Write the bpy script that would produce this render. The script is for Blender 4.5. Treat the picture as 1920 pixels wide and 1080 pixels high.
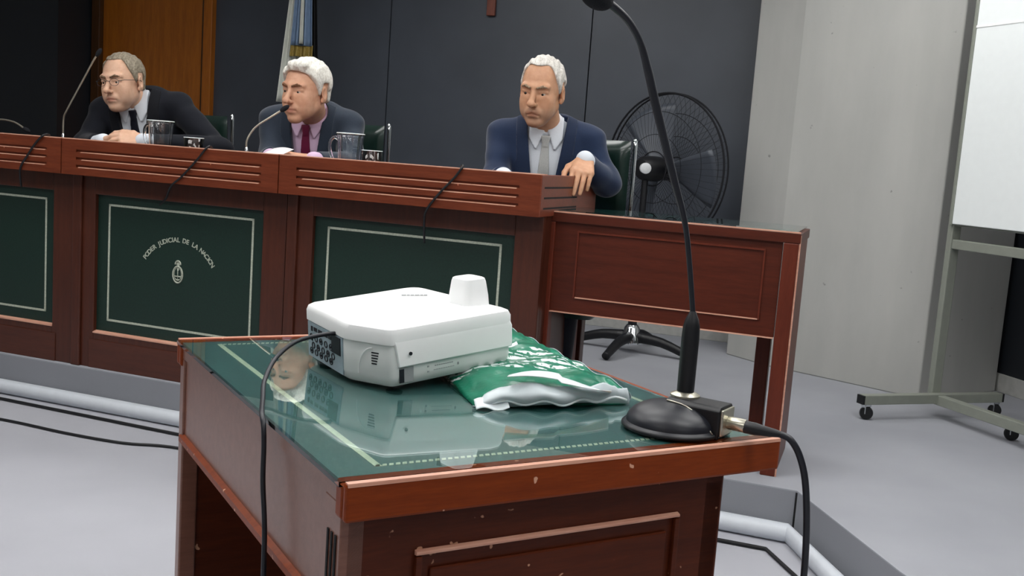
import bpy, bmesh, math, random
import numpy as np
from mathutils import Vector, Matrix

random.seed(7)
for o in list(bpy.data.objects):
    bpy.data.objects.remove(o)
SC = bpy.context.scene
COL = SC.collection
PI = math.pi
def R(d): return math.radians(d)

# ------------------------------------------------------------ camera
cam = bpy.data.cameras.new('camera')
cam_o = bpy.data.objects.new('camera', cam)
COL.objects.link(cam_o)
cam.sensor_width = 36.0
cam.lens = 1902.0 / 1920.0 * 36.0
cam.clip_start = 0.02
_p, _r = R(7.296), R(4.09)
_cp, _sp, _c, _s = math.cos(_p), math.sin(_p), math.cos(_r), math.sin(_r)
_M = np.array([[_c, -_s, 0], [_s, _c, 0], [0, 0, 1]]) @ np.array([[1, 0, 0], [0, -_sp, -_cp], [0, _cp, -_sp]])
_W = Matrix.Identity(4)
for i in range(3):
    _W[i][0] = _M[0][i]; _W[i][1] = -_M[1][i]; _W[i][2] = -_M[2][i]
_W[0][3], _W[1][3], _W[2][3] = 0.0, 0.0, 1.14
cam_o.matrix_world = _W
SC.camera = cam_o

# ------------------------------------------------------------ world / exposure
SC.view_settings.view_transform = 'Standard'
SC.view_settings.look = 'None'
SC.view_settings.gamma = 1.0
SC.view_settings.exposure = 0.0
SC.view_settings.use_curve_mapping = False
wd = bpy.data.worlds.new('world'); SC.world = wd; wd.use_nodes = True
wd.node_tree.nodes['Background'].inputs[0].default_value = (0.8, 0.88, 1.0, 1)
wd.node_tree.nodes['Background'].inputs[1].default_value = 0.15
LAMP = 8.8          # strength of the ceiling diffusers

# ------------------------------------------------------------ materials
def lin(c):
    out = []
    for v in c[:3]:
        v /= 255.0
        out.append(v / 12.92 if v <= 0.04045 else ((v + 0.055) / 1.055) ** 2.4)
    return (*out, 1.0)
MATS = {}
class NT:
    def __init__(s, name):
        s.m = bpy.data.materials.new(name); s.m.use_nodes = True
        s.t = s.m.node_tree; s.b = s.t.nodes['Principled BSDF']; MATS[name] = s.m
    def n(s, typ, **kw):
        nd = s.t.nodes.new(typ)
        for k, v in kw.items():
            if k.startswith('i_'):
                key = k[2:]
                key = int(key) if key.isdigit() else key.replace('_', ' ')
                nd.inputs[key].default_value = v
            else: setattr(nd, k, v)
        return nd
    def l(s, a, b): s.t.links.new(a, b)
    def coord(s, scale=(1, 1, 1), rot=(0, 0, 0)):
        tc = s.n('ShaderNodeTexCoord'); mp = s.n('ShaderNodeMapping')
        mp.inputs['Scale'].default_value = scale; mp.inputs['Rotation'].default_value = rot
        s.l(tc.outputs['Object'], mp.inputs['Vector']); return mp.outputs['Vector']
    def ramp(s, fac, stops):
        r = s.n('ShaderNodeValToRGB'); e = r.color_ramp.elements
        while len(e) < len(stops): e.new(0.5)
        for i, (p, c) in enumerate(stops): e[i].position = p; e[i].color = c
        s.l(fac, r.inputs['Fac']); return r.outputs['Color']
    def mix(s, fac, a, b):
        m = s.n('ShaderNodeMix', data_type='RGBA')
        if isinstance(fac, (int, float)): m.inputs[0].default_value = fac
        else: s.l(fac, m.inputs[0])
        for v, k in ((a, 6), (b, 7)):
            if isinstance(v, tuple): m.inputs[k].default_value = v
            else: s.l(v, m.inputs[k])
        return m.outputs[2]
    def noise(s, vec, scale, detail=3, rough=.5):
        n = s.n('ShaderNodeTexNoise'); n.inputs['Scale'].default_value = scale
        n.inputs['Detail'].default_value = detail; n.inputs['Roughness'].default_value = rough
        s.l(vec, n.inputs['Vector']); return n.outputs['Fac']
    def bump(s, h, strength=.2, dist=.002):
        b = s.n('ShaderNodeBump'); b.inputs['Strength'].default_value = strength; b.inputs['Distance'].default_value = dist
        s.l(h, b.inputs['Height']); s.l(b.outputs['Normal'], s.b.inputs['Normal'])
    def set(s, rough=.5, metal=0, spec=.5, **kw):
        s.b.inputs['Roughness'].default_value = rough; s.b.inputs['Metallic'].default_value = metal
        s.b.inputs['Specular IOR Level'].default_value = spec
        for k, v in kw.items(): s.b.inputs[k.replace('_', ' ')].default_value = v
        return s

def plain(name, rgb, rough=.5, metal=0, spec=.5, var=.08, scale=30, bump=0, **kw):
    m = NT(name); v = m.coord()
    n = m.noise(v, scale)
    c = lin(rgb); d = tuple(x * (1 - var) for x in c[:3]) + (1,); e = tuple(min(1, x * (1 + var)) for x in c[:3]) + (1,)
    m.l(m.ramp(n, [(.3, d), (.7, e)]), m.b.inputs['Base Color'])
    if bump: m.bump(n, bump)
    m.set(rough, metal, spec, **kw)
    return m.m

def wood(name, a, b, rough=.32, stretch=(1.2, 14, 14), wear=0.0, wearcol=(225, 170, 140), spec=.5, wscale=38):
    m = NT(name); v = m.coord(stretch)
    n = m.noise(v, 4.0, 6, .62)
    n2 = m.noise(m.coord(tuple(s * 3 for s in stretch)), 9, 3)
    base = m.mix(.3, m.ramp(n, [(.32, lin(a)), (.68, lin(b))]), m.ramp(n2, [(.35, lin(a)), (.65, lin(b))]))
    if wear:
        w = m.noise(m.coord((1, 1, 1)), wscale, 2, .6)
        w2 = m.ramp(w, [(wear, (0, 0, 0, 1)), (min(1, wear + .02), (1, 1, 1, 1))])
        base = m.mix(w2, base, lin(wearcol))
    m.l(base, m.b.inputs['Base Color'])
    m.bump(n, .06, .001)
    m.set(rough, 0, spec)
    return m.m

wood('rail_wood', (90, 38, 20), (116, 55, 32), .4, wear=.73, wearcol=(180, 110, 84), spec=.3, wscale=30)
wood('rail_wood_plain', (104, 48, 32), (126, 64, 44), .35)
wood('body_wood', (62, 28, 17), (80, 39, 25), .35, (14, 14, 1.2))
wood('body_wood_wide', (66, 30, 18), (84, 41, 26), .35)
wood('table_wood', (68, 26, 15), (88, 37, 22), .4, spec=.3)
wood('table_wood_tall', (84, 34, 21), (104, 45, 29), .4, (14, 14, 1.2), spec=.3)
wood('desk_rim_wood', (116, 44, 5), (142, 60, 11), .42, wear=.685, wscale=42, spec=.22)
wood('desk_wood', (70, 26, 9), (90, 38, 15), .42, wear=.70, wearcol=(200, 150, 120), spec=.22)
wood('desk_wood_side', (118, 76, 62), (138, 94, 78), .28)  # desk wood with the glare on its long side put into the colour
wood('worn_wood', (190, 130, 108), (226, 176, 152), .4)  # pale wear, also used as painted highlight on edges and lips
wood('door_wood', (150, 82, 14), (184, 108, 24), .35, (10, 10, .8))
wood('door_wood_dark', (60, 36, 14), (84, 50, 18), .4, (10, 10, .8))
wood('cross_wood', (98, 48, 34), (125, 64, 46), .45, (10, 10, 1.5))

def concrete():
    m = NT('concrete'); v = m.coord((1, 1, .35)); n = m.noise(v, 3.2, 8, .62)
    n2 = m.noise(m.coord((3, 3, .12)), 3, 3)
    c = m.mix(.4, m.ramp(n, [(.3, lin((168, 168, 164))), (.7, lin((184, 184, 180)))]), m.ramp(n2, [(.3, lin((170, 171, 168))), (.7, lin((182, 182, 178)))]))
    p = m.noise(m.coord(), 26, 2, .5)
    c = m.mix(m.ramp(p, [(.75, (0, 0, 0, 1)), (.80, (1, 1, 1, 1))]), c, lin((142, 142, 138)))
    m.l(c, m.b.inputs['Base Color']); m.bump(n, .3, .004); m.set(.85, 0, .2)
concrete()
def carpet(name, a, b):
    m = NT(name); n = m.noise(m.coord(), 900, 2, .7); n2 = m.noise(m.coord(), 2.2, 4)
    c = m.mix(.5, m.ramp(n, [(.3, lin(a)), (.7, lin(b))]), m.ramp(n2, [(.3, lin(a)), (.7, lin(b))]))
    m.l(c, m.b.inputs['Base Color']); m.bump(n, .3, .002); m.set(.95, 0, .1)
carpet('platform_carpet', (150, 152, 159), (168, 170, 176))
carpet('riser_carpet', (134, 136, 142), (148, 150, 156))  # platform grey darkened, the step's shade is in the colour
carpet('floor_carpet', (166, 167, 174), (182, 183, 190))
plain('black_panel', (69, 74, 83), .42, spec=.5, var=.1, scale=3)
plain('black_panel_deep', (26, 30, 36), .5, var=.1, scale=3)
plain('seam_black', (12, 12, 14), .8)
plain('ceiling_paint', (222, 224, 224), .9)
plain('wall_paint', (205, 205, 200), .85)
plain('baseboard_paint', (178, 178, 174), .6)
plain('leather_green', (17, 42, 34), .42, var=.18, scale=160, bump=.25)
plain('leather_desk', (60, 108, 110), .5, var=.12, scale=160, bump=.1)
plain('leather_chair', (16, 38, 32), .28, var=.15, scale=60, bump=.1, Coat_Weight=.25)
plain('gilt', (176, 182, 166), .45, metal=.0, var=.2, scale=200)
plain('gilt_desk', (236, 242, 216), .45, var=.15, scale=260)
plain('chrome', (215, 218, 220), .14, metal=1, var=.03)
plain('brushed_steel', (196, 192, 176), .3, metal=.9, var=.05)
plain('black_plastic', (13, 14, 19), .45, var=.2)
plain('black_gloss', (26, 28, 36), .4, var=.1)
plain('foam_black', (14, 15, 22), .95, var=.5, scale=900, bump=.5)
plain('rubber_black', (12, 13, 17), .5, var=.2)
plain('projector_white', (252, 253, 253), .38, var=.01)
plain('projector_shell', (226, 230, 228), .42, var=.015)
plain('projector_port', (150, 168, 178), .5, var=.1, scale=60)
plain('port_dark', (18, 24, 34), .5, var=.2)
plain('print_grey', (150, 155, 156), .6)
plain('lining_grey', (196, 206, 210), .35, var=.05, scale=40)
plain('plastic_white', (238, 243, 244), .3, var=.04, scale=40, Subsurface_Weight=.1)
plain('board_white', (243, 248, 248), .3, var=.01)
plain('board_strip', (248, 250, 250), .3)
plain('stand_metal', (146, 150, 140), .45, metal=.2, var=.04)
plain('trunking', (208, 213, 220), .4, var=.03)
plain('eye_white', (196, 186, 176), .25)
plain('iris_dark', (34, 26, 20), .2)
plain('badge_white', (214, 216, 218), .5)
plain('flag_white', (212, 214, 206), .8, var=.05)
plain('flag_blue', (118, 140, 168), .8, var=.08)
plain('flag_gold', (140, 118, 52), .6, var=.35, scale=150, bump=.5)
plain('paper', (240, 236, 238), .7)
plain('cuff_white', (226, 228, 234), .8)

def fabric(name, rgb, rough=.85, sheen=.3, var=.12):
    m = NT(name); n = m.noise(m.coord(), 420, 2, .6); c = lin(rgb)
    m.l(m.ramp(n, [(.3, tuple(x * (1 - var) for x in c[:3]) + (1,)), (.7, tuple(x * (1 + var) for x in c[:3]) + (1,))]), m.b.inputs['Base Color'])
    m.bump(m.noise(m.coord(), 22, 3), .12, .01)
    m.set(rough, 0, .25); m.b.inputs['Sheen Weight'].default_value = sheen; m.b.inputs['Sheen Roughness'].default_value = .4
fabric('suit_black', (15, 18, 27), sheen=.1); fabric('suit_slate', (46, 55, 68)); fabric('suit_navy', (31, 45, 72))
fabric('shirt_white', (216, 222, 230), .8, .1, .03); fabric('shirt_pink', (218, 188, 216), .8, .1, .03)
fabric('tie_navy', (16, 18, 32), .5); fabric('tie_burgundy', (104, 22, 58), .5); fabric('tie_silver', (176, 178, 176), .45)
fabric('lapel_black', (12, 14, 21), sheen=.1); fabric('lapel_slate', (40, 49, 62)); fabric('lapel_navy', (27, 40, 65))
fabric('trousers_dark', (26, 28, 36))
plain('shoe_black', (12, 12, 13), .3)

def skin_mat(name, rgb, lip):
    m = NT(name)
    at = m.n('ShaderNodeAttribute', attribute_name='tint')
    sep = m.n('ShaderNodeSeparateColor'); m.l(at.outputs['Color'], sep.inputs[0])
    n = m.noise(m.coord(), 45, 4, .6); c = lin(rgb)
    base = m.ramp(n, [(.3, tuple(x * y for x, y in zip(c[:3], (.92, .86, .82))) + (1,)), (.7, tuple(min(1, x * y) for x, y in zip(c[:3], (1.05, 1.05, 1.05))) + (1,))])
    base = m.mix(sep.outputs[0], base, lin(lip))
    base = m.mix(sep.outputs[1], base, lin((150, 140, 128)))
    m.l(base, m.b.inputs['Base Color']); m.bump(m.noise(m.coord(), 160, 3), .12, .002)
    m.set(.5, 0, .4); m.b.inputs['Subsurface Weight'].default_value = .12
    m.b.inputs['Subsurface Radius'].default_value = (.008, .003, .0015); m.b.inputs['Subsurface Scale'].default_value = .6
skin_mat('skin_fair', (216, 176, 150), (168, 106, 92)); skin_mat('skin_ruddy', (212, 164, 136), (170, 108, 94)); skin_mat('skin_tan', (206, 158, 126), (150, 96, 78))
def hair_mat(name, a, b):
    m = NT(name); n = m.noise(m.coord((1, .35, .5)), 190, 3, .7)
    m.l(m.ramp(n, [(.35, lin(a)), (.65, lin(b))]), m.b.inputs['Base Color']); m.bump(n, .5, .003); m.set(.6, 0, .3)
hair_mat('hair_grey', (112, 102, 86), (158, 148, 130)); hair_mat('hair_white', (206, 202, 190), (244, 242, 234)); hair_mat('hair_silver', (184, 178, 168), (232, 228, 222))
hair_mat('brow_grey', (92, 72, 54), (130, 106, 84)); hair_mat('brow_dark', (96, 62, 42), (130, 92, 66)); hair_mat('brow_silver', (120, 96, 74), (168, 146, 122))

def glass_mat(name, col=(1, 1, 1, 1), rough=.0):
    m = NT(name); m.b.inputs['Base Color'].default_value = col; m.b.inputs['Transmission Weight'].default_value = 1
    m.b.inputs['IOR'].default_value = 1.48; m.b.inputs['Roughness'].default_value = rough
glass_mat('clear_glass', (.97, .99, 1, 1))
glass_mat('desk_glass', (.86, .97, .93, 1))
def water_mat():
    m = NT('water'); m.b.inputs['Transmission Weight'].default_value = 1; m.b.inputs['IOR'].default_value = 1.33; m.b.inputs['Roughness'].default_value = 0
water_mat()
def bag_mat():
    m = NT('bag_green')
    g = m.mix(m.noise(m.coord(), 26, 4), lin((0, 82, 62)), lin((10, 138, 104)))
    # rows of broken white print across the bag
    tc = m.n('ShaderNodeTexCoord'); sp = m.n('ShaderNodeSeparateXYZ'); m.l(tc.outputs['Object'], sp.inputs[0])
    def rng(sock, lo, hi):
        a = m.n('ShaderNodeMath', operation='GREATER_THAN'); a.inputs[1].default_value = lo; m.l(sock, a.inputs[0])
        b = m.n('ShaderNodeMath', operation='LESS_THAN'); b.inputs[1].default_value = hi; m.l(sock, b.inputs[0])
        c = m.n('ShaderNodeMath', operation='MULTIPLY'); m.l(a.outputs[0], c.inputs[0]); m.l(b.outputs[0], c.inputs[1]); return c.outputs[0]
    band = rng(sp.outputs['Y'], .14, .27)
    w = m.n('ShaderNodeTexWave', bands_direction='Y'); w.inputs['Scale'].default_value = 16; w.inputs['Distortion'].default_value = 3.2
    w.inputs['Detail'].default_value = 2; w.inputs['Detail Scale'].default_value = 3
    m.l(m.coord(rot=(0, 0, .5)), w.inputs['Vector'])
    fine = m.ramp(m.noise(m.coord((1, .5, 1), (0, 0, .4)), 95, 2, .6), [(.44, (0, 0, 0, 1)), (.5, (1, 1, 1, 1))])
    wv = m.ramp(w.outputs['Fac'], [(.42, (0, 0, 0, 1)), (.5, (1, 1, 1, 1))])
    t = m.n('ShaderNodeMath', operation='MULTIPLY'); m.l(wv, t.inputs[0]); m.l(band, t.inputs[1])
    t2 = m.n('ShaderNodeMath', operation='MULTIPLY'); m.l(t.outputs[0], t2.inputs[0]); m.l(fine, t2.inputs[1])
    m.l(m.mix(t2.outputs[0], g, lin((222, 232, 230))), m.b.inputs['Base Color'])
    m.bump(m.noise(m.coord(), 38, 3), .4, .006); m.set(.28, 0, .5)
bag_mat()
def lampmat():
    m = NT('lamp_diffuser'); m.b.inputs['Emission Color'].default_value = (1, .99, .97, 1); m.b.inputs['Emission Strength'].default_value = LAMP
lampmat()
def warmmat():
    m = NT('lamp_warm'); m.b.inputs['Emission Color'].default_value = (1, .72, .36, 1); m.b.inputs['Emission Strength'].default_value = 22
warmmat()

# ------------------------------------------------------------ mesh helpers
class MB:
    def __init__(s): s.v = []; s.f = []
    def add(s, vs, fs, M=None):
        o = len(s.v)
        for v in vs:
            v = Vector(v)
            if M is not None: v = M @ v
            s.v.append(tuple(v))
        s.f += [tuple(i + o for i in f) for f in fs]; return s
    def box(s, x0, x1, y0, y1, z0, z1, M=None):
        vs = [(x, y, z) for z in (z0, z1) for y in (y0, y1) for x in (x0, x1)]
        return s.add(vs, [(0, 2, 3, 1), (4, 5, 7, 6), (0, 1, 5, 4), (2, 6, 7, 3), (0, 4, 6, 2), (1, 3, 7, 5)], M)
    def prism(s, poly, z0, z1, M=None):
        n = len(poly); vs = [(x, y, z0) for x, y in poly] + [(x, y, z1) for x, y in poly]
        fs = [tuple(range(n))[::-1], tuple(range(n, 2 * n))] + [(i, (i + 1) % n, n + (i + 1) % n, n + i) for i in range(n)]
        return s.add(vs, fs, M)
    def extrude_x(s, poly, x0, x1, M=None):      # poly in (y,z)
        n = len(poly); vs = [(x0, y, z) for y, z in poly] + [(x1, y, z) for y, z in poly]
        fs = [tuple(range(n)), tuple(range(n, 2 * n))[::-1]] + [(i, n + i, n + (i + 1) % n, (i + 1) % n) for i in range(n)]
        return s.add(vs, fs, M)
    def lathe(s, prof, seg=32, M=None, close=True, rib=0, ribn=0):
        vs = []; fs = []; m = len(prof)
        for k in range(seg):
            a = 2 * PI * k / seg
            q = 1 + (rib * math.cos(ribn * a) if ribn else 0)
            for r, z in prof: vs.append((r * q * math.cos(a), r * q * math.sin(a), z))
        for k in range(seg):
            k2 = (k + 1) % seg
            for i in range(m - 1): fs.append((k * m + i, k2 * m + i, k2 * m + i + 1, k * m + i + 1))
        if close:
            if prof[0][0] > 1e-6: fs.append(tuple(k * m for k in range(seg))[::-1])
            if prof[-1][0] > 1e-6: fs.append(tuple(k * m + m - 1 for k in range(seg)))
        return s.add(vs, fs, M)
    def tube(s, pts, r, seg=10, caps=True, closed=False, smooth=0):
        P = [Vector(p) for p in pts]; rr = list(r) if isinstance(r, (list, tuple)) else [r] * len(P)
        if smooth:
            Q = []; q = []; n = len(P)
            for i in range(n - 1):
                a, b, c, d = P[max(0, i - 1)], P[i], P[i + 1], P[min(n - 1, i + 2)]
                for j in range(smooth):
                    t = j / smooth
                    Q.append(.5 * ((2 * b) + (c - a) * t + (2 * a - 5 * b + 4 * c - d) * t * t + (3 * b - a - 3 * c + d) * t ** 3)); q.append(rr[i] * (1 - t) + rr[i + 1] * t)
            Q.append(P[-1]); q.append(rr[-1]); P = Q; rr = q
        n = len(P); vs = []; fs = []; up = None
        for i in range(n):
            a = P[i - 1] if (i > 0 or closed) else P[i]; b = P[(i + 1) % n] if (i < n - 1 or closed) else P[i]
            t = (b - a).normalized()
            if up is None: up = Vector((0, 0, 1)) if abs(t.z) < .9 else Vector((1, 0, 0))
            up = (up - t * up.dot(t)).normalized(); w = t.cross(up)
            for k in range(seg):
                an = 2 * PI * k / seg; vs.append(P[i] + (up * math.cos(an) + w * math.sin(an)) * rr[i])
        for i in range(n if closed else n - 1):
            j = (i + 1) % n
            for k in range(seg):
                k2 = (k + 1) % seg; fs.append((i * seg + k, i * seg + k2, j * seg + k2, j * seg + k))
        if caps and not closed: fs += [tuple(range(seg))[::-1], tuple((n - 1) * seg + k for k in range(seg))]
        return s.add(vs, fs)
    def ball(s, c, r, seg=20, rings=12, M=None):
        r = (r, r, r) if isinstance(r, (int, float)) else r
        prof = [(math.sin(PI * i / rings), -math.cos(PI * i / rings)) for i in range(rings + 1)]
        T = Matrix.Translation(c) @ Matrix.Diagonal((*r, 1))
        return s.lathe([(max(a, 1e-5), b) for a, b in prof], seg, (M @ T) if M is not None else T, close=False)
    def grid(s, fn, nu, nv):
        vs = [fn(i / (nu - 1), j / (nv - 1)) for j in range(nv) for i in range(nu)]
        fs = [(j * nu + i, j * nu + i + 1, (j + 1) * nu + i + 1, (j + 1) * nu + i) for j in range(nv - 1) for i in range(nu - 1)]
        return s.add(vs, fs)
def obj(name, mb, mat, parent=None, bevel=0, smooth=False, solid=0, loc=None, rz=None, fix=True):
    me = bpy.data.meshes.new(name)
    me.from_pydata(mb.v, [], mb.f)
    if fix:
        bm = bmesh.new(); bm.from_mesh(me); bmesh.ops.recalc_face_normals(bm, faces=bm.faces); bm.to_mesh(me); bm.free()
    me.materials.append(MATS[mat] if isinstance(mat, str) else mat)
    o = bpy.data.objects.new(name, me); COL.objects.link(o)
    if parent is not None: o.parent = parent
    if loc is not None: o.location = loc
    if rz is not None: o.rotation_euler = (0, 0, rz)
    if smooth: me.polygons.foreach_set('use_smooth', [True] * len(me.polygons))
    if smooth == 'auto':
        for e in me.edges: pass
        me.set_sharp_from_angle(angle=R(38))
    if solid:
        m = o.modifiers.new('solid', 'SOLIDIFY'); m.thickness = solid; m.offset = -1
    if bevel:
        m = o.modifiers.new('bevel', 'BEVEL'); m.width = bevel; m.segments = 2; m.limit_method = 'ANGLE'; m.angle_limit = R(40); m.harden_normals = False
    return o
def emp(name, label, cat, loc=(0, 0, 0), rz=0, group=None):
    o = bpy.data.objects.new(name, None); COL.objects.link(o); o.empty_display_size = .1
    o.location = loc; o.rotation_euler = (0, 0, rz); o['label'] = label; o['category'] = cat
    if group: o['group'] = group
    return o
def tag(o, label, cat, group=None):
    o['label'] = label; o['category'] = cat
    if group: o['group'] = group
    return o
def struct(o): o['kind'] = 'structure'; return o
def dup(root, loc, rz, label):
    r = root.copy(); COL.objects.link(r); r.location = loc; r.rotation_euler = (0, 0, rz); r['label'] = label
    for ch in list(root.children):
        c = ch.copy(); COL.objects.link(c); c.parent = r
        for g in ch.children:
            d = g.copy(); COL.objects.link(d); d.parent = c
    return r
A20 = R(-20)
UV = (math.cos(A20), math.sin(A20)); VV = (-math.sin(A20), math.cos(A20))
def S(u, v, z=0): return (u * UV[0] + v * VV[0], u * UV[1] + v * VV[1], z)
PZ = .16        # height of the platform
ZC = 2.75       # ceiling

# ============================================================ SETTING
fl = MB().box(-9, 7, -5, 9, -.1, 0); struct(obj('floor', fl, 'floor_carpet'))
# platform: front edge follows the bench, then turns towards the camera on the right
pe = [S(-8, 3.25), S(-.175, 3.25), (1.045, 2.50), (1.62, .35), (2.42, -2.6), (6, -2.6), (7, 8.5), (-6, 9)]
pf = MB().prism([(p[0], p[1]) for p in pe], 0.002, PZ - .004); struct(obj('trim_1', pf, 'riser_carpet'))
pt = MB().prism([(p[0], p[1]) for p in pe], PZ - .004, PZ); struct(obj('floor_platform', pt, 'platform_carpet'))
cs = S(-.175, 3.25)
sj = MB().box(-.004, .004, -.004, .01, .01, PZ - .006); struct(obj('trim_2', sj, 'seam_black', loc=cs, rz=R(-20)))
MU = 0
def frame_obj(name, mb, mat, **kw): return obj(name, mb, mat, loc=(0, 0, 0), rz=A20, **kw)
# back wall (u,v frame)
wb = MB(); VB = 5.95; ZB = 2.2
for a, b in ((-7.6, -5.49), (-4.46, -3.124), (-3.116, -1.782), (-1.774, .6)):
    wb.box(a, b, VB, VB + .12, PZ, ZB)
struct(frame_obj('wall_back', wb, 'black_panel'))
struct(frame_obj('wall_back_upper', MB().box(-7.6, .6, VB - .002, VB + .14, ZB, ZC), 'wall_paint'))  # unseen; made pale to brighten the reflection in the desk glass
struct(frame_obj('trim_3', MB().box(-7.6, .6, VB + .02, VB + .16, PZ, ZB), 'seam_black'))
struct(frame_obj('wall_back_lower', MB().box(-8, -5.5, VB - .35, VB - .01, PZ, ZB + .1), 'black_panel_deep'))
d1 = struct(frame_obj('door_1', MB().box(-5.42, -4.56, VB - .01, VB + .02, PZ, ZB - .1), 'door_wood', bevel=.004))
dt = struct(frame_obj('trim_4', MB().box(-5.49, -5.42, VB - .05, VB + .02, PZ, ZB).box(-4.56, -4.53, VB - .02, VB + .02, PZ, ZB).box(-5.49, -4.46, VB - .04, VB + .02, ZB - .1, ZB), 'door_wood_dark', bevel=.004))
struct(frame_obj('trim_5', MB().box(-4.53, -4.46, VB - .045, VB + .02, PZ, ZB - .1), 'door_wood', bevel=.004))
dh = obj('door_handle', MB().tube([(-5.36, VB - .03, 1.12), (-5.36, VB - .06, 1.12), (-5.36, VB - .06, 1.36), (-5.36, VB - .03, 1.36)], .011, 8), 'chrome', d1)
struct(frame_obj('baseboard_back', MB().box(-5.49, .6, VB - .015, VB + .01, PZ, PZ + .1), 'baseboard_paint', bevel=.003))
# concrete pillar
cp = [(1.196, 5.471), (1.36, 5.20), (1.543, 5.035), (1.93, 4.655), (2.43, 4.96), (2.9, 6.6), (1.46, 6.5)]
struct(obj('wall_pillar', MB().prism(cp, PZ, ZC), 'concrete', bevel=.006))
# right wall: black panels with a light baseboard, parallel to the rolling board
wr = MB().box(0, 8.5, 0, .12, PZ, ZC)
ang_r = R(-76)
struct(obj('wall_right', wr, 'black_panel_deep', loc=(2.43, 5.1, 0), rz=ang_r))
struct(obj('baseboard_right', MB().box(0, 8.5, -.014, .0, PZ, PZ + .09), 'baseboard_paint', loc=(2.43, 5.1, 0), rz=ang_r, bevel=.003))
struct(obj('wall_left', MB().box(-7.7, -7.6, -4, 6.1, 0, ZC), 'wall_paint', loc=(0, 0, 0), rz=A20))
struct(obj('wall_front', MB().box(-7.7, 6.6, -4.1, -4, 0, ZC), 'wall_paint', loc=(0, 0, 0), rz=A20))
struct(obj('ceiling', MB().box(-7.8, 6.8, -4.2, 6.3, ZC, ZC + .1), 'ceiling_paint', loc=(0, 0, 0), rz=A20))
# ceiling lamps
lamps = [(-3.2, 2.4), (-1.3, 2.4), (.6, 2.4), (-3.2, 1.1), (-1.3, 1.1), (.6, 1.1), (-2.2, 4.2), (-.3, 4.2), (2.5, 2.4), (2.0, -1.2), (-1.3, -1.4)]
L0 = None
for i, (u, v) in enumerate(lamps):
    lb = 'square white ceiling light panel above the courtroom'
    if L0 is None:
        L0 = emp('ceiling_light', lb, 'ceiling light', S(u, v, ZC), A20, 'ceiling lights')
        obj('frame', MB().box(-.62, .62, -.32, -.3, -.035, 0).box(-.62, .62, .3, .32, -.035, 0).box(-.62, -.6, -.3, .3, -.035, 0).box(.6, .62, -.3, .3, -.035, 0), 'stand_metal', L0)
        obj('diffuser', MB().box(-.6, .6, -.3, .3, -.03, -.01), 'lamp_diffuser', L0)
    else: dup(L0, S(u, v, ZC), A20, lb)
wl = emp('downlight', 'small warm downlight in the ceiling before the wooden door', 'ceiling light', S(-4.75, 5.35, ZC), A20)
obj('ring', MB().lathe([(.06, 0), (.08, 0), (.08, -.02), (.06, -.02)], 24), 'stand_metal', wl)
obj('bulb', MB().lathe([(.06, -.004), (.058, -.014)], 24), 'lamp_warm', wl)

# white trunking pipe and cables on the floor
def floor_pt(u, v, z): return S(u, v, z)
tr = MB().tube([S(-6, 3.215, .03), S(-.19, 3.215, .03), (.99, 2.49, .03), (1.56, .35, .03), (1.9, -1.0, .03)], .03, 14)
tag(obj('trunking_pipe', tr, 'trunking', smooth='auto'), 'white plastic pipe running along the foot of the grey step', 'pipe')
c1 = MB().tube([S(-6, 3.12, .007), S(-3.4, 3.125, .007), S(-1.35, 3.085, .007), S(-.24, 3.10, .007), (.93, 2.49, .007), (1.50, .35, .007)], .0065, 8)
tag(obj('floor_cable', c1, 'rubber_black', smooth=True), 'black cable lying tight along the white pipe', 'cable')
c2 = MB().tube([(-3.2, 3.95, .006), (-2.35, 3.80, .006), (-1.92, 3.73, .006), (-1.55, 3.65, .006), (-1.35, 3.64, .006), (-1.1, 3.73, .006), (-.9, 3.78, .006)], .0055, 8, smooth=6)
c2 = MB().tube([(-3.0, 4.02, .006), (-2.35, 3.89, .006), (-1.93, 3.79, .006), (-1.62, 3.67, .006), (-1.38, 3.60, .006), (-1.15, 3.58, .006), (-.6, 3.36, .006)], .0055, 8, smooth=6)
tag(obj('floor_cable', c2, 'rubber_black', smooth=True), 'loose black cable curving over the pale floor before the pipe', 'cable')

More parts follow.
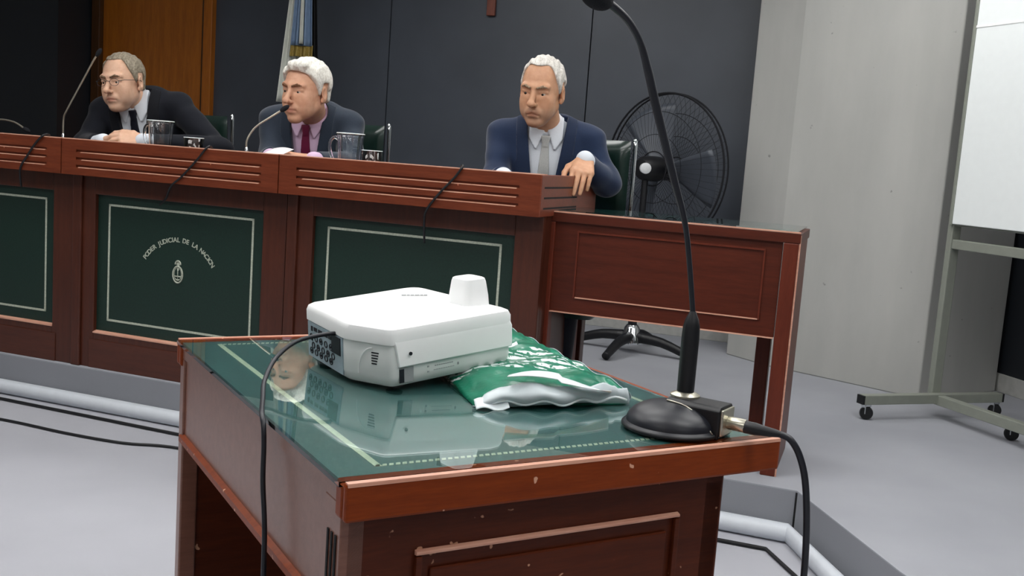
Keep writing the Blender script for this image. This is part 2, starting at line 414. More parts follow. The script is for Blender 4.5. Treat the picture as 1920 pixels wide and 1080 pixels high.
# ============================================================ JUDGES' BENCH
BW = 1.0155
V0 = 3.273
U3 = -1.090
RZ0, RZ1 = .95 - PZ, 1.09 - PZ
def bench_unit(u0, label, end=False, text=False, w=BW):
    b = emp('judges_bench', label, 'bench', S(u0, V0, PZ), A20, 'sections of the long wooden bench')
    g = .0025
    # front frame round the recess
    fx0, fx1, fz0, fz1 = .112, w - .105, .15, .715
    fr = MB().box(g, fx0, 0, .03, 0, RZ0 + .02).box(fx1, w - g, 0, .03, 0, RZ0 + .02).box(fx0, fx1, 0, .03, 0, fz0).box(fx0, fx1, 0, .03, fz1, RZ0 + .02)
    obj('front_frame', fr, 'body_wood', b, bevel=.003)
    obj('plinth_board', MB().box(fx0 - .02, fx1 + .02, -.004, .0, .0, fz0 - .03), 'body_wood_wide', b, bevel=.002)
    obj('post', MB().box(.006, .05, -.012, 0, 0, RZ0), 'body_wood', b, bevel=.004)
    lp = obj('leather_panel', MB().box(fx0, fx1, .018, .026, fz0, fz1), 'leather_green', b)
    # bottom ledge of the recess, pale to paint in the light it catches
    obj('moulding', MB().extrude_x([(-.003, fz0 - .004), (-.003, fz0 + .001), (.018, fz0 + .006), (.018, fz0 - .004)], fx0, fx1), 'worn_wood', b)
    bx0, bx1, bz0, bz1, t = .166, .860, .200, .680, .0085
    gb = MB().box(bx0, bx1, .0165, .018, bz0, bz0 + t).box(bx0, bx1, .0165, .018, bz1 - t, bz1).box(bx0, bx0 + t, .0165, .018, bz0, bz1).box(bx1 - t, bx1, .0165, .018, bz0, bz1)
    obj('gilt_border', gb, 'gilt', lp)
    # rail with three routed grooves
    gx0, gx1 = .075, w - .075
    ends = MB().box(g, gx0, -.07, -.03, RZ0, RZ1).box(gx1, w - g if not end else w + .0, -.07, -.03, RZ0, RZ1)
    zs = [.032, .062, .092]; gh = .008
    prof = [(-.03, RZ0), (-.07, RZ0)]
    for z in zs: prof += [(-.07, RZ0 + z - .003), (-.063, RZ0 + z), (-.063, RZ0 + z + gh), (-.07, RZ0 + z + gh)]
    prof += [(-.07, RZ1), (-.03, RZ1)]
    ends.extrude_x(prof, gx0, gx1)
    obj('rail', ends, 'rail_wood', b)
    lips = MB()
    for z in zs: lips.extrude_x([(-.0705, RZ0 + z - .0036), (-.0635, RZ0 + z - .0006), (-.0635, RZ0 + z + .0002), (-.0705, RZ0 + z - .0022)], gx0 + .01 + .03 * random.random(), gx1 - .01)
    obj('groove_edge', lips, 'worn_wood', b)  # worn lips with the light caught by the grooves painted in
    obj('rail_cap', MB().box(g, w - g, -.0705, .0, RZ1, RZ1 + .003), 'worn_wood', b)  # thin cream highlight along the bench top, painted as a strip
    obj('rail_back', MB().box(g, w - g, -.03, -.004, RZ0, RZ1), 'rail_wood_plain', b)
    obj('worktop', MB().box(g, w - g, -.004, .35, 1.04 - .03 - PZ, 1.04 - PZ), 'body_wood_wide', b, bevel=.003)
    sd = MB().box(g, .022, .03, .34, 0, 1.04 - .03 - PZ)
    obj('side_panel', sd, 'body_wood', b)
    obj('side_panel', MB().box(w - .022, w - g, .03, .34, 0, 1.04 - .03 - PZ), 'body_wood', b)
    if end:
        er = MB().box(w - .001, w + .004, -.07, .60, RZ0, RZ1).box(w - .028, w - .001, .001, .60, RZ0, RZ1)
        e = obj('end_rail', er, 'rail_wood_plain', b, bevel=.002)
        gr = MB()
        for z in (.02, .055, .09): gr.box(w + .0035, w + .0046, -.04, .34, RZ0 + z + .005, RZ0 + z + .011)
        obj('groove', gr, 'seam_black', e)
        obj('end_post', MB().box(w - .028, w + .003, .55, .60, 0, RZ0), 'body_wood', b, bevel=.003)
    return b, lp
b1, _ = bench_unit(U3 - 3 * BW, 'dark wood bench section cut off by the left edge of the photo')
b2, lp2 = bench_unit(U3 - 2 * BW, 'bench section whose green leather panel bears arched lettering over a crest')
b3, _ = bench_unit(U3 - BW, 'bench section at the right end, behind the projector, with a grooved side rail', end=True)
# lettering and crest on the middle panel
def text_mesh(ch, size):
    cu = bpy.data.curves.new('letter', 'FONT'); cu.body = ch; cu.size = size; cu.extrude = .0006; cu.align_x = 'CENTER'; cu.offset = size * .018
    o = bpy.data.objects.new('letter_tmp', cu); COL.objects.link(o); bpy.context.view_layer.update()
    me = bpy.data.meshes.new_from_object(o.evaluated_get(bpy.context.evaluated_depsgraph_get()))
    vs = [tuple(v.co) for v in me.vertices]; fs = [tuple(p.vertices) for p in me.polygons]
    bpy.data.objects.remove(o); bpy.data.curves.remove(cu); bpy.data.meshes.remove(me)
    return vs, fs
CXp, CZt, RAD = .513, .368, .195     # centre of the arc in the bench frame
TXT = 'PODER JUDICIAL DE LA NACION'
tm = MB()
wd_ = {'I': .62, ' ': .8, 'J': .8}
adv = [wd_.get(c, 1.0) for c in TXT]; tot = sum(adv); pos = 0; span = R(114)
for c, a_ in zip(TXT, adv):
    th = span * .5 - span * (pos + a_ / 2) / tot; pos += a_
    if c == ' ': continue
    vs, fs = text_mesh(c, .026)
    M = Matrix.Translation((CXp, .0172, CZt)) @ Matrix.Rotation(-th, 4, 'Y') @ Matrix.Translation((0, 0, RAD - .006)) @ Matrix.Rotation(R(90), 4, 'X')
    tm.add(vs, fs, M)
obj('lettering', tm, 'gilt', lp2)
em = MB()
ez = .440     # centre height of the crest above the platform
def ring(mb, cx, cz, rx, rz, t, n=40, y=.0165, t0=0, t1=2 * PI):
    P = []
    for k in range(n + 1):
        a = t0 + (t1 - t0) * k / n; P.append((cx + rx * math.cos(a), y, cz + rz * math.sin(a)))
    mb.tube(P, t, 6)
ring(em, CXp, ez - .012, .023, .033, .0032)
ring(em, CXp, ez - .010, .017, .026, .0012)
ring(em, CXp, ez + .030, .0125, .0125, .003, t0=-.2, t1=PI + .2)
em.ball((CXp, .018, ez + .030), (.0085, .002, .0085), 16, 8)
for k in range(9):
    a = PI * k / 8; em.tube([(CXp + .0085 * math.cos(a), .0168, ez + .03 + .0085 * math.sin(a)), (CXp + .015 * math.cos(a), .0168, ez + .03 + .015 * math.sin(a))], .0009, 5)
em.box(CXp - .014, CXp + .014, .0155, .0175, ez - .022, ez - .017)
em.box(CXp - .009, CXp + .009, .0155, .0175, ez - .034, ez - .030)
em.box(CXp - .001, CXp + .001, .0155, .0175, ez - .028, ez + .008)
em.ball((CXp, .0175, ez + .009), (.005, .0015, .006), 12, 6)
obj('crest', em, 'gilt', lp2, smooth=True)

# ============================================================ SIDE TABLE
ta = emp('side_table', 'dark wood table with green glass top standing against the end of the bench', 'table', (.085, 3.538, PZ), R(-19.6))
TW, TD, TH = .876, .40, .968 - PZ
obj('tabletop', MB().box(0, TW, 0, TD, TH - .036, TH - .003), 'table_wood', ta, bevel=.003)
obj('leather_inlay', MB().box(.035, TW - .035, .03, TD - .03, TH - .0035, TH - .001), 'leather_desk', ta)
obj('glass_sheet', MB().box(.01, TW - .01, .012, TD - .01, TH + .0002, TH + .0052), 'desk_glass', ta)
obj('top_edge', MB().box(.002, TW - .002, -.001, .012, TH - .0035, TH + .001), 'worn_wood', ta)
obj('modesty_panel', MB().box(.05, TW - .055, .012, .03, .62 - PZ, TH - .036), 'table_wood', ta)
mo = MB().box(.14, TW - .11, .007, .012, .672 - PZ, .676 - PZ).box(.20, TW - .50, .008, .012, .902 - PZ, .905 - PZ).box(.052, TW - .055, .004, .014, .616 - PZ, .6195 - PZ)
obj('moulding', mo, 'worn_wood', ta)
obj('panel_frame', MB().box(TW - .112, TW - .106, .007, .012, .672 - PZ, .9 - PZ).box(.132, .138, .007, .012, .672 - PZ, .9 - PZ).box(.132, TW - .106, .007, .012, .9 - PZ, .906 - PZ), 'table_wood_tall', ta)
for x0, x1, y0, y1 in ((.002, .052, 0, .045), (TW - .052, TW - .004, 0, .045), (.002, .052, TD - .06, TD - .01), (TW - .14, TW - .09, TD - .06, TD - .01)):
    obj('leg', MB().box(x0, x1, y0, y1, 0, TH - .036), 'table_wood_tall', ta, bevel=.003)
obj('leg_edge', MB().box(TW - .004, TW + .001, .004, .012, 0, TH - .01), 'worn_wood', ta)  # worn edge with its pale highlight painted in
obj('end_panel', MB().box(TW - .022, TW - .004, .052, TD - .01, 0, TH - .036), 'table_wood_tall', ta, bevel=.002)
obj('side_board', MB().box(.012, .03, .045, TD - .06, 0, TH - .036), 'table_wood_tall', ta)

# ============================================================ SMALL DESK
DN = (-.166, 1.078, 0); DA = R(30.5)
dk = emp('writing_desk', 'scuffed reddish wooden desk with green leather top under glass in the foreground', 'desk', DN, DA)
W_, L_ = .656, .862
ZT = .77
obj('top_board', MB().box(.004, W_ - .004, .004, L_ - .004, ZT - .030, ZT - .012), 'desk_wood_side', dk)
obj('rim', MB().box(0, W_, 0, .012, ZT - .045, ZT + .001).box(0, W_, .012, .034, ZT - .045, ZT - .0045), 'desk_rim_wood', dk, bevel=.004)
obj('rim', MB().box(0, W_, L_ - .016, L_, ZT - .045, ZT + .001).box(0, W_, L_ - .034, L_ - .016, ZT - .045, ZT - .0045), 'desk_rim_wood', dk, bevel=.004)
obj('rim', MB().box(W_ - .008, W_, .014, L_ - .016, ZT - .040, ZT + .001), 'desk_rim_wood', dk, bevel=.003)
obj('rim_edge', MB().extrude_x([(-.0005, ZT - .003), (.0005, ZT + .0012), (.009, ZT + .0014), (.009, ZT - .003)], .002, W_ - .002), 'worn_wood', dk)  # pale strips put the reflection on the rim tops into the colour
obj('rim_edge', MB().extrude_x([(L_ - .012, ZT - .003), (L_ - .012, ZT + .0014), (L_ - .0005, ZT + .0012), (L_ + .0005, ZT - .003)], .002, W_ - .002), 'worn_wood', dk)
le = obj('leather_inlay', MB().box(.003, W_ - .008, .012, L_ - .016, ZT - .012, ZT - .0062), 'leather_desk', dk)
# gilt tooled border: a plain band on the long sides, a rope of small lozenges on the short ones
bo = .058; gl = MB()
gl.box(bo, bo + .009, bo, L_ - bo, ZT - .0062, ZT - .0058).box(W_ - bo - .008, W_ - bo, bo, L_ - bo, ZT - .0062, ZT - .0058)
obj('gilt_border', gl, 'gilt_desk', le)
n = 62
for yy in (bo, L_ - bo - .006):
    gl = MB()
    for k in range(n):
        x = bo + (W_ - 2 * bo) * k / n
        gl.prism([(x, yy), (x + .0058, yy), (x + .0090, yy + .0075), (x + .0032, yy + .0075)], ZT - .0062, ZT - .0058)
    obj('rope_border', gl, 'gilt_desk', le)
gb = MB().prism([(-.004, .0135), (W_ - .009, .0135), (W_ - .009, L_ - .0175), (-.004, L_ - .0175)], ZT - .0056, ZT + .0004)
obj('glass_sheet', gb, 'desk_glass', dk)
# body
zb = ZT - .045
obj('apron', MB().box(.008, .026, .05, L_ - .03, .60, ZT - .030), 'desk_wood_side', dk, bevel=.002)
obj('apron_moulding', MB().extrude_x([(0, 0), (0, .010), (.012, .016), (.02, 0)], 0, L_ - .09, Matrix.Translation((.0, .055, .588)) @ Matrix(((0, 1, 0, 0), (1, 0, 0, 0), (0, 0, 1, 0), (0, 0, 0, 1)))), 'desk_rim_wood', dk)
ep = MB().box(.012, .572, .022, .04, .02, zb)
obj('end_panel', ep, 'desk_wood', dk, bevel=.002)
mm = MB()
x0, x1, z1, z0 = .098, .495, .672, .18
mm.extrude_x([(.022, z1 - .004), (.0155, z1 - .003), (.0155, z1 + .0005), (.022, z1 + .003)], x0, x1)
obj('moulding', mm, 'worn_wood', dk, bevel=.001)
obj('panel_frame', MB().box(x0, x0 + .008, .015, .022, z0, z1 - .005).box(x1 - .008, x1, .015, .022, z0, z1 - .005).box(x0, x1, .015, .022, z0, z0 + .008), 'desk_wood', dk, bevel=.001)
obj('raised_panel', MB().box(x0 + .02, x1 - .02, .017, .022, z0 + .02, z1 - .022), 'desk_wood', dk, bevel=.002)
pl = MB().box(.004, .034, .022, .075, .0, ZT - .030)
pil = obj('leg', pl, 'desk_wood_side', dk, bevel=.002)
fl_ = MB()
for k in range(3): fl_.box(.0025, .0045, .032 + .012 * k, .037 + .012 * k, .08, .70)
obj('flute', fl_, 'seam_black', pil)
obj('leg', MB().box(.004, .034, L_ - .045, L_ - .015, 0, ZT - .03), 'desk_wood_side', dk, bevel=.003)
obj('leg', MB().box(.540, .575, L_ - .06, L_ - .022, 0, ZT - .03), 'desk_wood', dk, bevel=.003)
obj('leg', MB().box(.540, .575, .022, .06, 0, zb), 'desk_wood', dk, bevel=.003)
obj('back_panel', MB().box(.556, .572, .06, L_ - .05, .10, ZT - .03), 'desk_wood', dk)
obj('end_panel', MB().box(.034, .556, L_ - .04, L_ - .025, .10, ZT - .03), 'desk_wood', dk)

# ============================================================ PROJECTOR
GZ = ZT + .0006      # top of the desk glass
pj = emp('projector', 'white video projector with a raised lens hood, tilted on the glass desk', 'projector', (-.173, 1.520, .7765), R(42))
pj.rotation_euler = (Matrix.Rotation(R(42), 4, 'Z') @ Matrix.Rotation(R(-4.9), 4, 'Y') @ Matrix.Rotation(R(0), 4, 'X')).to_euler()
pj.scale = (1.03, 1.03, 1.03)
foot = [(0.0, .0), (.236, -.002), (.238, .262), (.004, .252), (-.026, .083)]
def inset(poly, d):
    n = len(poly); out = []
    cx = sum(p[0] for p in poly) / n; cy = sum(p[1] for p in poly) / n
    for i in range(n):
        a, b, c = Vector(poly[i - 1]), Vector(poly[i]), Vector(poly[(i + 1) % n])
        e1 = (b - a).normalized(); e2 = (c - b).normalized()
        n1 = Vector((-e1.y, e1.x)); n2 = Vector((-e2.y, e2.x)); m = (n1 + n2).normalized()
        out.append(tuple(b + m * d / max(.3, m.dot(n1))))
    return out
def roundpoly(poly, r, k=5):
    out = []; n = len(poly); r = r if isinstance(r, list) else [r] * n
    for i in range(n):
        a, b, c = Vector(poly[i - 1]), Vector(poly[i]), Vector(poly[(i + 1) % n])
        p, q = b + (a - b).normalized() * r[i], b + (c - b).normalized() * r[i]
        for j in range(k + 1):
            t = j / k; out.append(tuple((1 - t) ** 2 * p + 2 * t * (1 - t) * b + t * t * q))
    return out
def layered(layers):        # stack of equally long rings [(poly, z or zfunc)]
    mb = MB(); n = len(layers[0][0]); vs = []
    for poly, z in layers: vs += [(x, y, z(x, y) if callable(z) else z) for x, y in poly]
    fs = [tuple(range(n))[::-1]] + [tuple((len(layers) - 1) * n + i for i in range(n))]
    for l in range(len(layers) - 1):
        for i in range(n): fs.append((l * n + i, l * n + (i + 1) % n, (l + 1) * n + (i + 1) % n, (l + 1) * n + i))
    return mb.add(vs, fs)
rp = roundpoly(foot, [.010, .014, .03, .014, .014], 6)
def sc2(poly, f):
    cx = sum(a for a, b in poly) / len(poly); cy = sum(b for a, b in poly) / len(poly)
    return [(cx + (a - cx) * f, cy + (b - cy) * f) for a, b in poly]
shell = layered([(sc2(rp, .93), .0), (sc2(rp, .98), .006), (rp, .016), (rp, .062), (sc2(rp, .98), .067)])
sh = obj('lower_shell', shell, 'projector_shell', pj, smooth='auto')
# upper cover: comes down low over the long right side, stays high over the chamfer
def skirt(x, y):
    if y < .03 and x > .012: return .034 - .010 * (x / .236) + .004
    return .070
cov = roundpoly(sc2(foot, 1.015), [.012, .014, .03, .014, .014], 6)
cv = MB()
top = lambda e: (lambda x, y: .0735 + e)
cover_layers = [(cov, .0655), (cov, .0815), (sc2(cov, .978), .0885), (sc2(cov, .93), .0920), (sc2(cov, .66), .0945), (sc2(cov, .3), .095)]
obj('top_cover', layered(cover_layers), 'projector_white', pj, smooth='auto')
# side skirt of the cover on the near long side
sk = layered([([(.012, -.0035), (.234, -.0058), (.238, .0), (.012, .006)], lambda x, y: .030 + .0 * x), ([(.006, -.0030), (.234, -.0048), (.238, .0), (.006, .006)], .0645), ([(.004, -.0010), (.232, -.0028), (.234, .002), (.006, .006)], .073)])
obj('side_cover', sk, 'projector_white', pj, smooth='auto', bevel=.002)
obj('screw', MB().lathe([(.0, .0), (.0028, .0), (.0028, .0015), (0, .0015)], 14, Matrix.Translation((.032, -.0045, .050)) @ Matrix.Rotation(R(90), 4, 'X')), 'port_dark', pj)
# lens hood
hd = roundpoly([(.178, .042), (.230, .042), (.230, .098), (.178, .098)], .014, 5)
hc = (.204, .070)
def sc(poly, f, dx=0): return [(hc[0] + (x - hc[0]) * f + dx, hc[1] + (y - hc[1]) * f) for x, y in poly]
obj('lens_hood', layered([(sc(hd, 1.04), .082), (sc(hd, .98), .108), (sc(hd, .86), .131), (sc(hd, .80), .136), (sc(hd, .70), .1375)]), 'projector_white', pj, smooth='auto')
# brand plate print on the cover: small unreadable grey wordmark
lg = MB(); x = 0
for wdt in (.008, .005, .006, .008, .005, .006):
    lg.box(x, x + wdt, 0, .007, 0, .0004); x += wdt + .0012
obj('wordmark', MB().add([tuple(Matrix.Translation((.150, .185, .0955)) @ Matrix.Rotation(R(-38), 4, 'Z') @ Vector(v)) for v in lg.v], lg.f), 'print_grey', pj)
# chamfer face (grille), from foot[4] to foot[0]
def face_frame(a, b):       # local frame on a side face: x along, y outwards, z up
    a = Vector((*a, 0)); b = Vector((*b, 0)); e = (b - a).normalized(); nrm = Vector((e.y, -e.x, 0))
    M = Matrix.Identity(4)
    for i in range(3): M[i][0] = e[i]; M[i][1] = nrm[i]; M[i][2] = (0, 0, 1)[i]; M[i][3] = a[i]
    return M, (b - a).length
F1, l1 = face_frame(foot[4], foot[0])
g = MB()
for k in range(5): g.box(.050 , .064 - .001 * k, -.0004, .0004, .050 - .0042 * k, .0520 - .0042 * k, F1)
obj('vent', g, 'port_dark', sh)
arc = []
for k in range(15):
    a = PI / 2 + PI / 2 * k / 14; arc.append(tuple(F1 @ Vector((.052 + .034 * math.cos(a) * .8, .0005, .058 - .0 + -.042 * (1 - math.sin(a))))))
obj('lens_cap_seam', MB().tube(arc, .0009, 6), 'projector_white', sh)
# connector face
F2, l2 = face_frame(foot[3], foot[4])
cpn = MB().box(.012, l2 - .010, -.001, .0012, .006, .064, F2)
cp_ = obj('connector_panel', cpn, 'projector_port', pj)
ports = MB(); rng_ = random.Random(3)
for (px, pz, w_, h_) in ((.028, .050, .006, .008), (.028, .034, .006, .008), (.040, .052, .014, .006), (.060, .052, .016, .006), (.082, .052, .018, .006), (.104, .052, .012, .006), (.118, .034, .036, .028)):
    ports.box(px, px + w_, .0011, .0022, pz, pz + h_, F2)
obj('port', ports, 'port_dark', cp_)
rg = MB()
for row, zc in enumerate((.040, .027, .017)):
    for k in range(5):
        xx = .028 + k * .0215 + (row % 2) * .009
        P = [tuple(F2 @ Vector((xx + .0058 * math.cos(a), .0016, zc + .0048 * math.sin(a)))) for a in [2 * PI * q / 14 for q in range(14)]]
        rg.tube(P, .0011, 5, closed=True)
        if (k + row) % 2 == 0:
            rg.add(*(lambda t: (t.v, t.f))(MB().ball((0, 0, 0), .0022, 8, 5, F2 @ Matrix.Translation((xx, .0014, zc)))))
obj('socket', rg, 'port_dark', cp_)
# long side: cable-lock window, label, small screws
F3, l3 = face_frame(foot[0], foot[1])
obj('lock_recess', MB().box(.014, .040, -.001, .0006, .006, .029, F3), 'print_grey', sh)
obj('lock_shadow', MB().box(.014, .0225, .0004, .0011, .006, .027, F3), 'port_dark', sh)
lb = MB().box(.066, .066 + .003, .0, .0006, .022, .0245, F3).box(.066, .069, .0, .0006, .014, .0165, F3).box(.124, .1265, .0, .0006, .017, .021, F3)
for k in range(9): lb.box(.080 + k * .004, .083 + k * .004, .0, .0004, .022, .0235, F3).box(.078 + k * .0045, .0815 + k * .0045, .0, .0004, .016, .0168, F3)
obj('label', lb, 'print_grey', sh)
obj('foot', MB().lathe([(.011, -.0050), (.013, -.004), (.011, .002)], 20, Matrix.Translation((.022, .024, 0))), 'rubber_black', pj)
obj('foot', MB().lathe([(.009, -.0050), (.011, -.004), (.009, .002)], 20, Matrix.Translation((.018, .215, 0))), 'rubber_black', pj)
obj('foot', MB().lathe([(.009, -.020), (.010, -.016), (.009, .002)], 20, Matrix.Translation((.205, .225, 0))), 'rubber_black', pj)

# projector power cable
pc = MB().tube([(-.268, 1.600, .842), (-.290, 1.585, .842), (-.330, 1.560, .832), (-.352, 1.520, .812), (-.352, 1.455, .792), (-.338, 1.39, .780), (-.325, 1.335, .7745), (-.3175, 1.316, .762), (-.3145, 1.310, .735), (-.312, 1.302, .69), (-.303, 1.286, .62), (-.300, 1.275, .50), (-.302, 1.27, .30), (-.31, 1.25, .1), (-.35, 1.20, .008), (-.6, 1.0, .006), (-1.2, .7, .006)], .0035, 10, smooth=6)
tag(obj('power_cable', pc, 'black_gloss', smooth=True), 'thin black cable leaving the projector and hanging over the left edge of the desk', 'cable')
pg = MB().tube([(-.255, 1.612, .842), (-.280, 1.592, .842)], .009, 12)

# ============================================================ PLASTIC BAG
bg = emp('plastic_bag', 'crumpled green and white plastic bag lying flat beneath the projector', 'bag', (-.031, 1.462, GZ), R(15))
def bagpt(u, w):
    # u left to right, w front to back
    L = Vector((-.000 - .05 * w, .0 + .36 * w)); Rr = Vector((.225 - .12 * w ** 1.4, .020 + .53 * w))
    Rr = Vector((.238 - .065 * w, .030 + .50 * w))
    L = Vector((-.010 - .02 * w, .010 + .40 * w))
    p = L.lerp(Rr, u)
    return p
def bn(x, y): return .0035 * math.sin(31 * x + 9 * y) + .003 * math.sin(57 * y - 23 * x + 1) + .0018 * math.sin(93 * x + 71 * y)
def bag_top(u, w):
    p = bagpt(u, w)
    e = min(u, 1 - u) * 2; h = .031 * (min(1, (e * 3.2)) ** .6 if u < .5 else max(.80, min(1, (e * 3.2)) ** .6))
    if u < .4: h *= .35 + 1.6 * u
    h += .012 * w
    if u > .93: h *= .85
    return (p.x, p.y + .006 * math.sin(9 * u) * (1 - w), max(.001, h + bn(p.x, p.y) * (1 if (e > .1 or u > .5) else .2)))
obj('green_film', MB().grid(bag_top, 46, 46), 'bag_green', bg, smooth=True, solid=.0008, fix=False)
def bag_mouth(u, w):
    t = bag_top(u, 0); k = w
    x = t[0] + (u - .5) * .01 * k; out = .016 * math.sin(PI * k) + .012 * k
    z = t[2] * (1 - k) ** .8 * (1.0) + .002
    zz = z + .004 * math.sin(26 * u + 3) * k + .002
    return (x, t[1] - out * (.6 + .4 * math.sin(5 * u)), max(.0012, zz if k < 1 else .0015 + .006 * max(0, math.sin(PI * (u - .25) / .6)) * (1 if .25 < u < .85 else 0)))
obj('white_lining', MB().grid(bag_mouth, 50, 12), 'lining_grey', bg, smooth=True, solid=.0008, fix=False)
def bag_right(u, w):
    t = bag_top(1, u); return (t[0] + .008 * math.sin(PI * w), t[1], t[2] * (1 - w) + .0006)
obj('side_film', MB().grid(bag_right, 40, 8), 'lining_grey', bg, smooth=True, solid=.0008, fix=False)
obj('lower_lip', MB().tube([(lambda t: (t[0], t[1] - .002, t[2] + .0015))(bag_mouth(.02 + .96 * k / 39, .93)) for k in range(40)], .0022, 6), 'plastic_white', bg, smooth=True)
def flap1(u, w):
    x = .035 + .165 * u; y = .030 + .028 * w + .008 * math.sin(6 * u)
    x += .01 * w
    return (x, y - .028, .034 + .006 * math.sin(3.5 * u + .5) + .007 * w * math.sin(4 * u) + (.008 * (1 - u) ** 2) - .004 * w + (.004 if u < .5 else 0))
obj('torn_flap', MB().grid(flap1, 30, 6), 'plastic_white', bg, smooth=True, solid=.0012, fix=False)
def flap2(u, w):
    return (-.012 + .052 * u, -.012 + .02 * w + .006 * u, .002 + .010 * w + .003 * math.sin(7 * u))
obj('torn_flap', MB().grid(flap2, 16, 6), 'plastic_white', bg, smooth=True, solid=.0012, fix=False)
def flap3(u, w):
    return (.055 + .055 * u, .205 + .010 * w - .03 * u + .05 * u, .046 + .010 * u + .003 * w + .003 * math.sin(6 * u))
obj('torn_flap', MB().grid(flap3, 16, 4), 'plastic_white', bg, smooth=True, solid=.001, fix=False)
def bag_side(u, w):      # closed underside
    p = bagpt(u, w); return (p.x, p.y, .0006)
obj('underside', MB().grid(bag_side, 12, 12), 'bag_green', bg, fix=False, solid=-.0002)

# ============================================================ DESK MICROPHONE
dm = emp('desk_microphone', 'black gooseneck microphone on a domed base at the right corner of the desk', 'microphone', (.243, 1.424, GZ))
prof = [(.066, 0), (.0705, .002), (.0705, .006), (.066, .010)] + [(.066 * math.cos(a), .010 + .032 * math.sin(a)) for a in [PI / 2 * k / 10 for k in range(1, 10)]] + [(.0005, .042)]
obj('base', MB().lathe(prof, 48), 'black_gloss', dm, smooth='auto')
obj('base_rim', MB().lathe([(.0705, .0015), (.0722, .003), (.0722, .0055), (.0700, .0075)], 48, close=False), 'black_plastic', dm, smooth=True)
Mb = Matrix.Translation((.012, .012, 0)) @ Matrix.Rotation(R(-33), 4, 'Z')
blk = MB().extrude_x([(-.026, .0), (.026, .0), (.026, .040), (.020, .046), (-.020, .046), (-.026, .040)], -.012, .070, Mb)
obj('socket_block', blk, 'black_plastic', dm, bevel=.002)
obj('trim_line', MB().tube([tuple(Mb @ Vector(v)) for v in ((-.010, -.0268, .043), (.02, -.0285, .040), (.045, -.030, .026), (.064, -.0300, .008))], .0013, 6, smooth=4), 'brushed_steel', dm, smooth=True)
obj('socket_plate', MB().box(.0695, .074, -.022, .022, .004, .042, Mb), 'brushed_steel', dm, bevel=.002)
obj('connector', MB().lathe([(.0088, 0), (.0095, .002), (.0095, .022), (.0088, .026)], 24, Mb @ Matrix.Translation((.074, 0, .022)) @ Matrix.Rotation(R(90), 4, 'Y')), 'brushed_steel', dm, smooth='auto')
obj('cable_boot', MB().lathe([(.0088, 0), (.0090, .014), (.0075, .024), (.0058, .042), (.0042, .052)], 20, Mb @ Matrix.Translation((.099, 0, .021)) @ Matrix.Rotation(R(90), 4, 'Y')), 'black_plastic', dm, smooth='auto')
nx, ny = .018, .016
obj('collar', MB().lathe([(.0215, .0455), (.0215, .0485), (.015, .052), (.0125, .053)], 32, Matrix.Translation((nx, ny, 0))), 'brushed_steel', dm, smooth='auto')
obj('grip', MB().lathe([(.0122, .049), (.0125, .06), (.0128, .13), (.0120, .148), (.0098, .158), (.0062, .166), (.0045, .170)], 32, Matrix.Translation((nx, ny, 0))), 'black_plastic', dm, smooth='auto')
gx, gy, gz = .243 + nx, 1.424 + ny, GZ
neck = [(.2610, 1.440, .925), (.2600, 1.440, .945), (.2400, 1.437, 1.056), (.2160, 1.432, 1.125), (.1800, 1.422, 1.226), (.1640, 1.410, 1.270), (.1490, 1.398, 1.305), (.1300, 1.385, 1.330), (.1080, 1.372, 1.3455), (.0920, 1.362, 1.352)]
nk = [(a - .243, b - 1.424, c - GZ) for a, b, c in neck]
obj('gooseneck', MB().tube(nk, [.0040, .0038, .0040, .0056, .0062, .0058, .0046, .0048, .0052, .006], 14, smooth=6), 'black_gloss', dm, smooth=True)
e0, e1 = Vector(nk[-2]), Vector(nk[-1]); d_ = (e1 - e0).normalized()
obj('windscreen', MB().ball((0, 0, 0), (.017, .017, .026), 24, 14, Matrix.Translation(e1 + d_ * .012) @ d_.to_track_quat('Z', 'Y').to_matrix().to_4x4()), 'foam_black', dm, smooth=True)
bt = Vector((.243, 1.424, GZ)) + Mb @ Vector((.150, 0, .021))
mcb = MB().tube([tuple(bt), (.394, 1.348, .7860), (.408, 1.346, .764), (.420, 1.346, .724), (.430, 1.350, .650), (.436, 1.36, .56), (.436, 1.37, .40), (.43, 1.38, .2), (.44, 1.36, .05), (.50, 1.30, .006), (.62, 1.1, .006), (.8, .6, .006)], .0048, 12, smooth=6)
tag(obj('microphone_cable', mcb, 'black_gloss', smooth=True), 'black microphone cable drooping off the right corner of the foreground desk', 'cable')

# ============================================================ THINGS ON THE BENCH
WZ = 1.04
def bench_mic(u, v, pts, label):
    x, y, _ = S(u, v); m = emp('bench_microphone', label, 'microphone', (x, y, WZ + .0005), A20, 'microphones on the judges bench')
    obj('base', MB().lathe([(.055, 0), (.055, .012), (.045, .022), (.012, .028)], 28), 'black_plastic', m, smooth='auto')
    obj('grip', MB().lathe([(.0075, .026), (.0075, .060), (.004, .068)], 14), 'chrome', m, smooth='auto')
    P = [(0, 0, .06)] + pts
    obj('gooseneck', MB().tube(P, .0042, 10, smooth=6), 'brushed_steel', m, smooth=True)
    a, b = Vector(P[-2]), Vector(P[-1]); d = (b - a).normalized()
    obj('windscreen', MB().ball((0, 0, 0), (.010, .010, .022), 14, 10, Matrix.Translation(b + d * .014) @ d.to_track_quat('Z', 'Y').to_matrix().to_4x4()), 'foam_black', m, smooth=True)
    return m
bench_mic(-3.430, 3.53, [(0.002, .0, .13), (.02, .0, .17), (.085, .02, .30), (.130, .03, .385), (.146, .035, .412)], 'tall thin gooseneck microphone before the dark doorway, left of the man in glasses')
bench_mic(-2.40, 3.42, [(0, 0, .09), (.012, .01, .125), (.035, .02, .155), (.09, .035, .195), (.125, .045, .22)], 'gooseneck microphone reaching towards the mouth of the man with the burgundy tie')
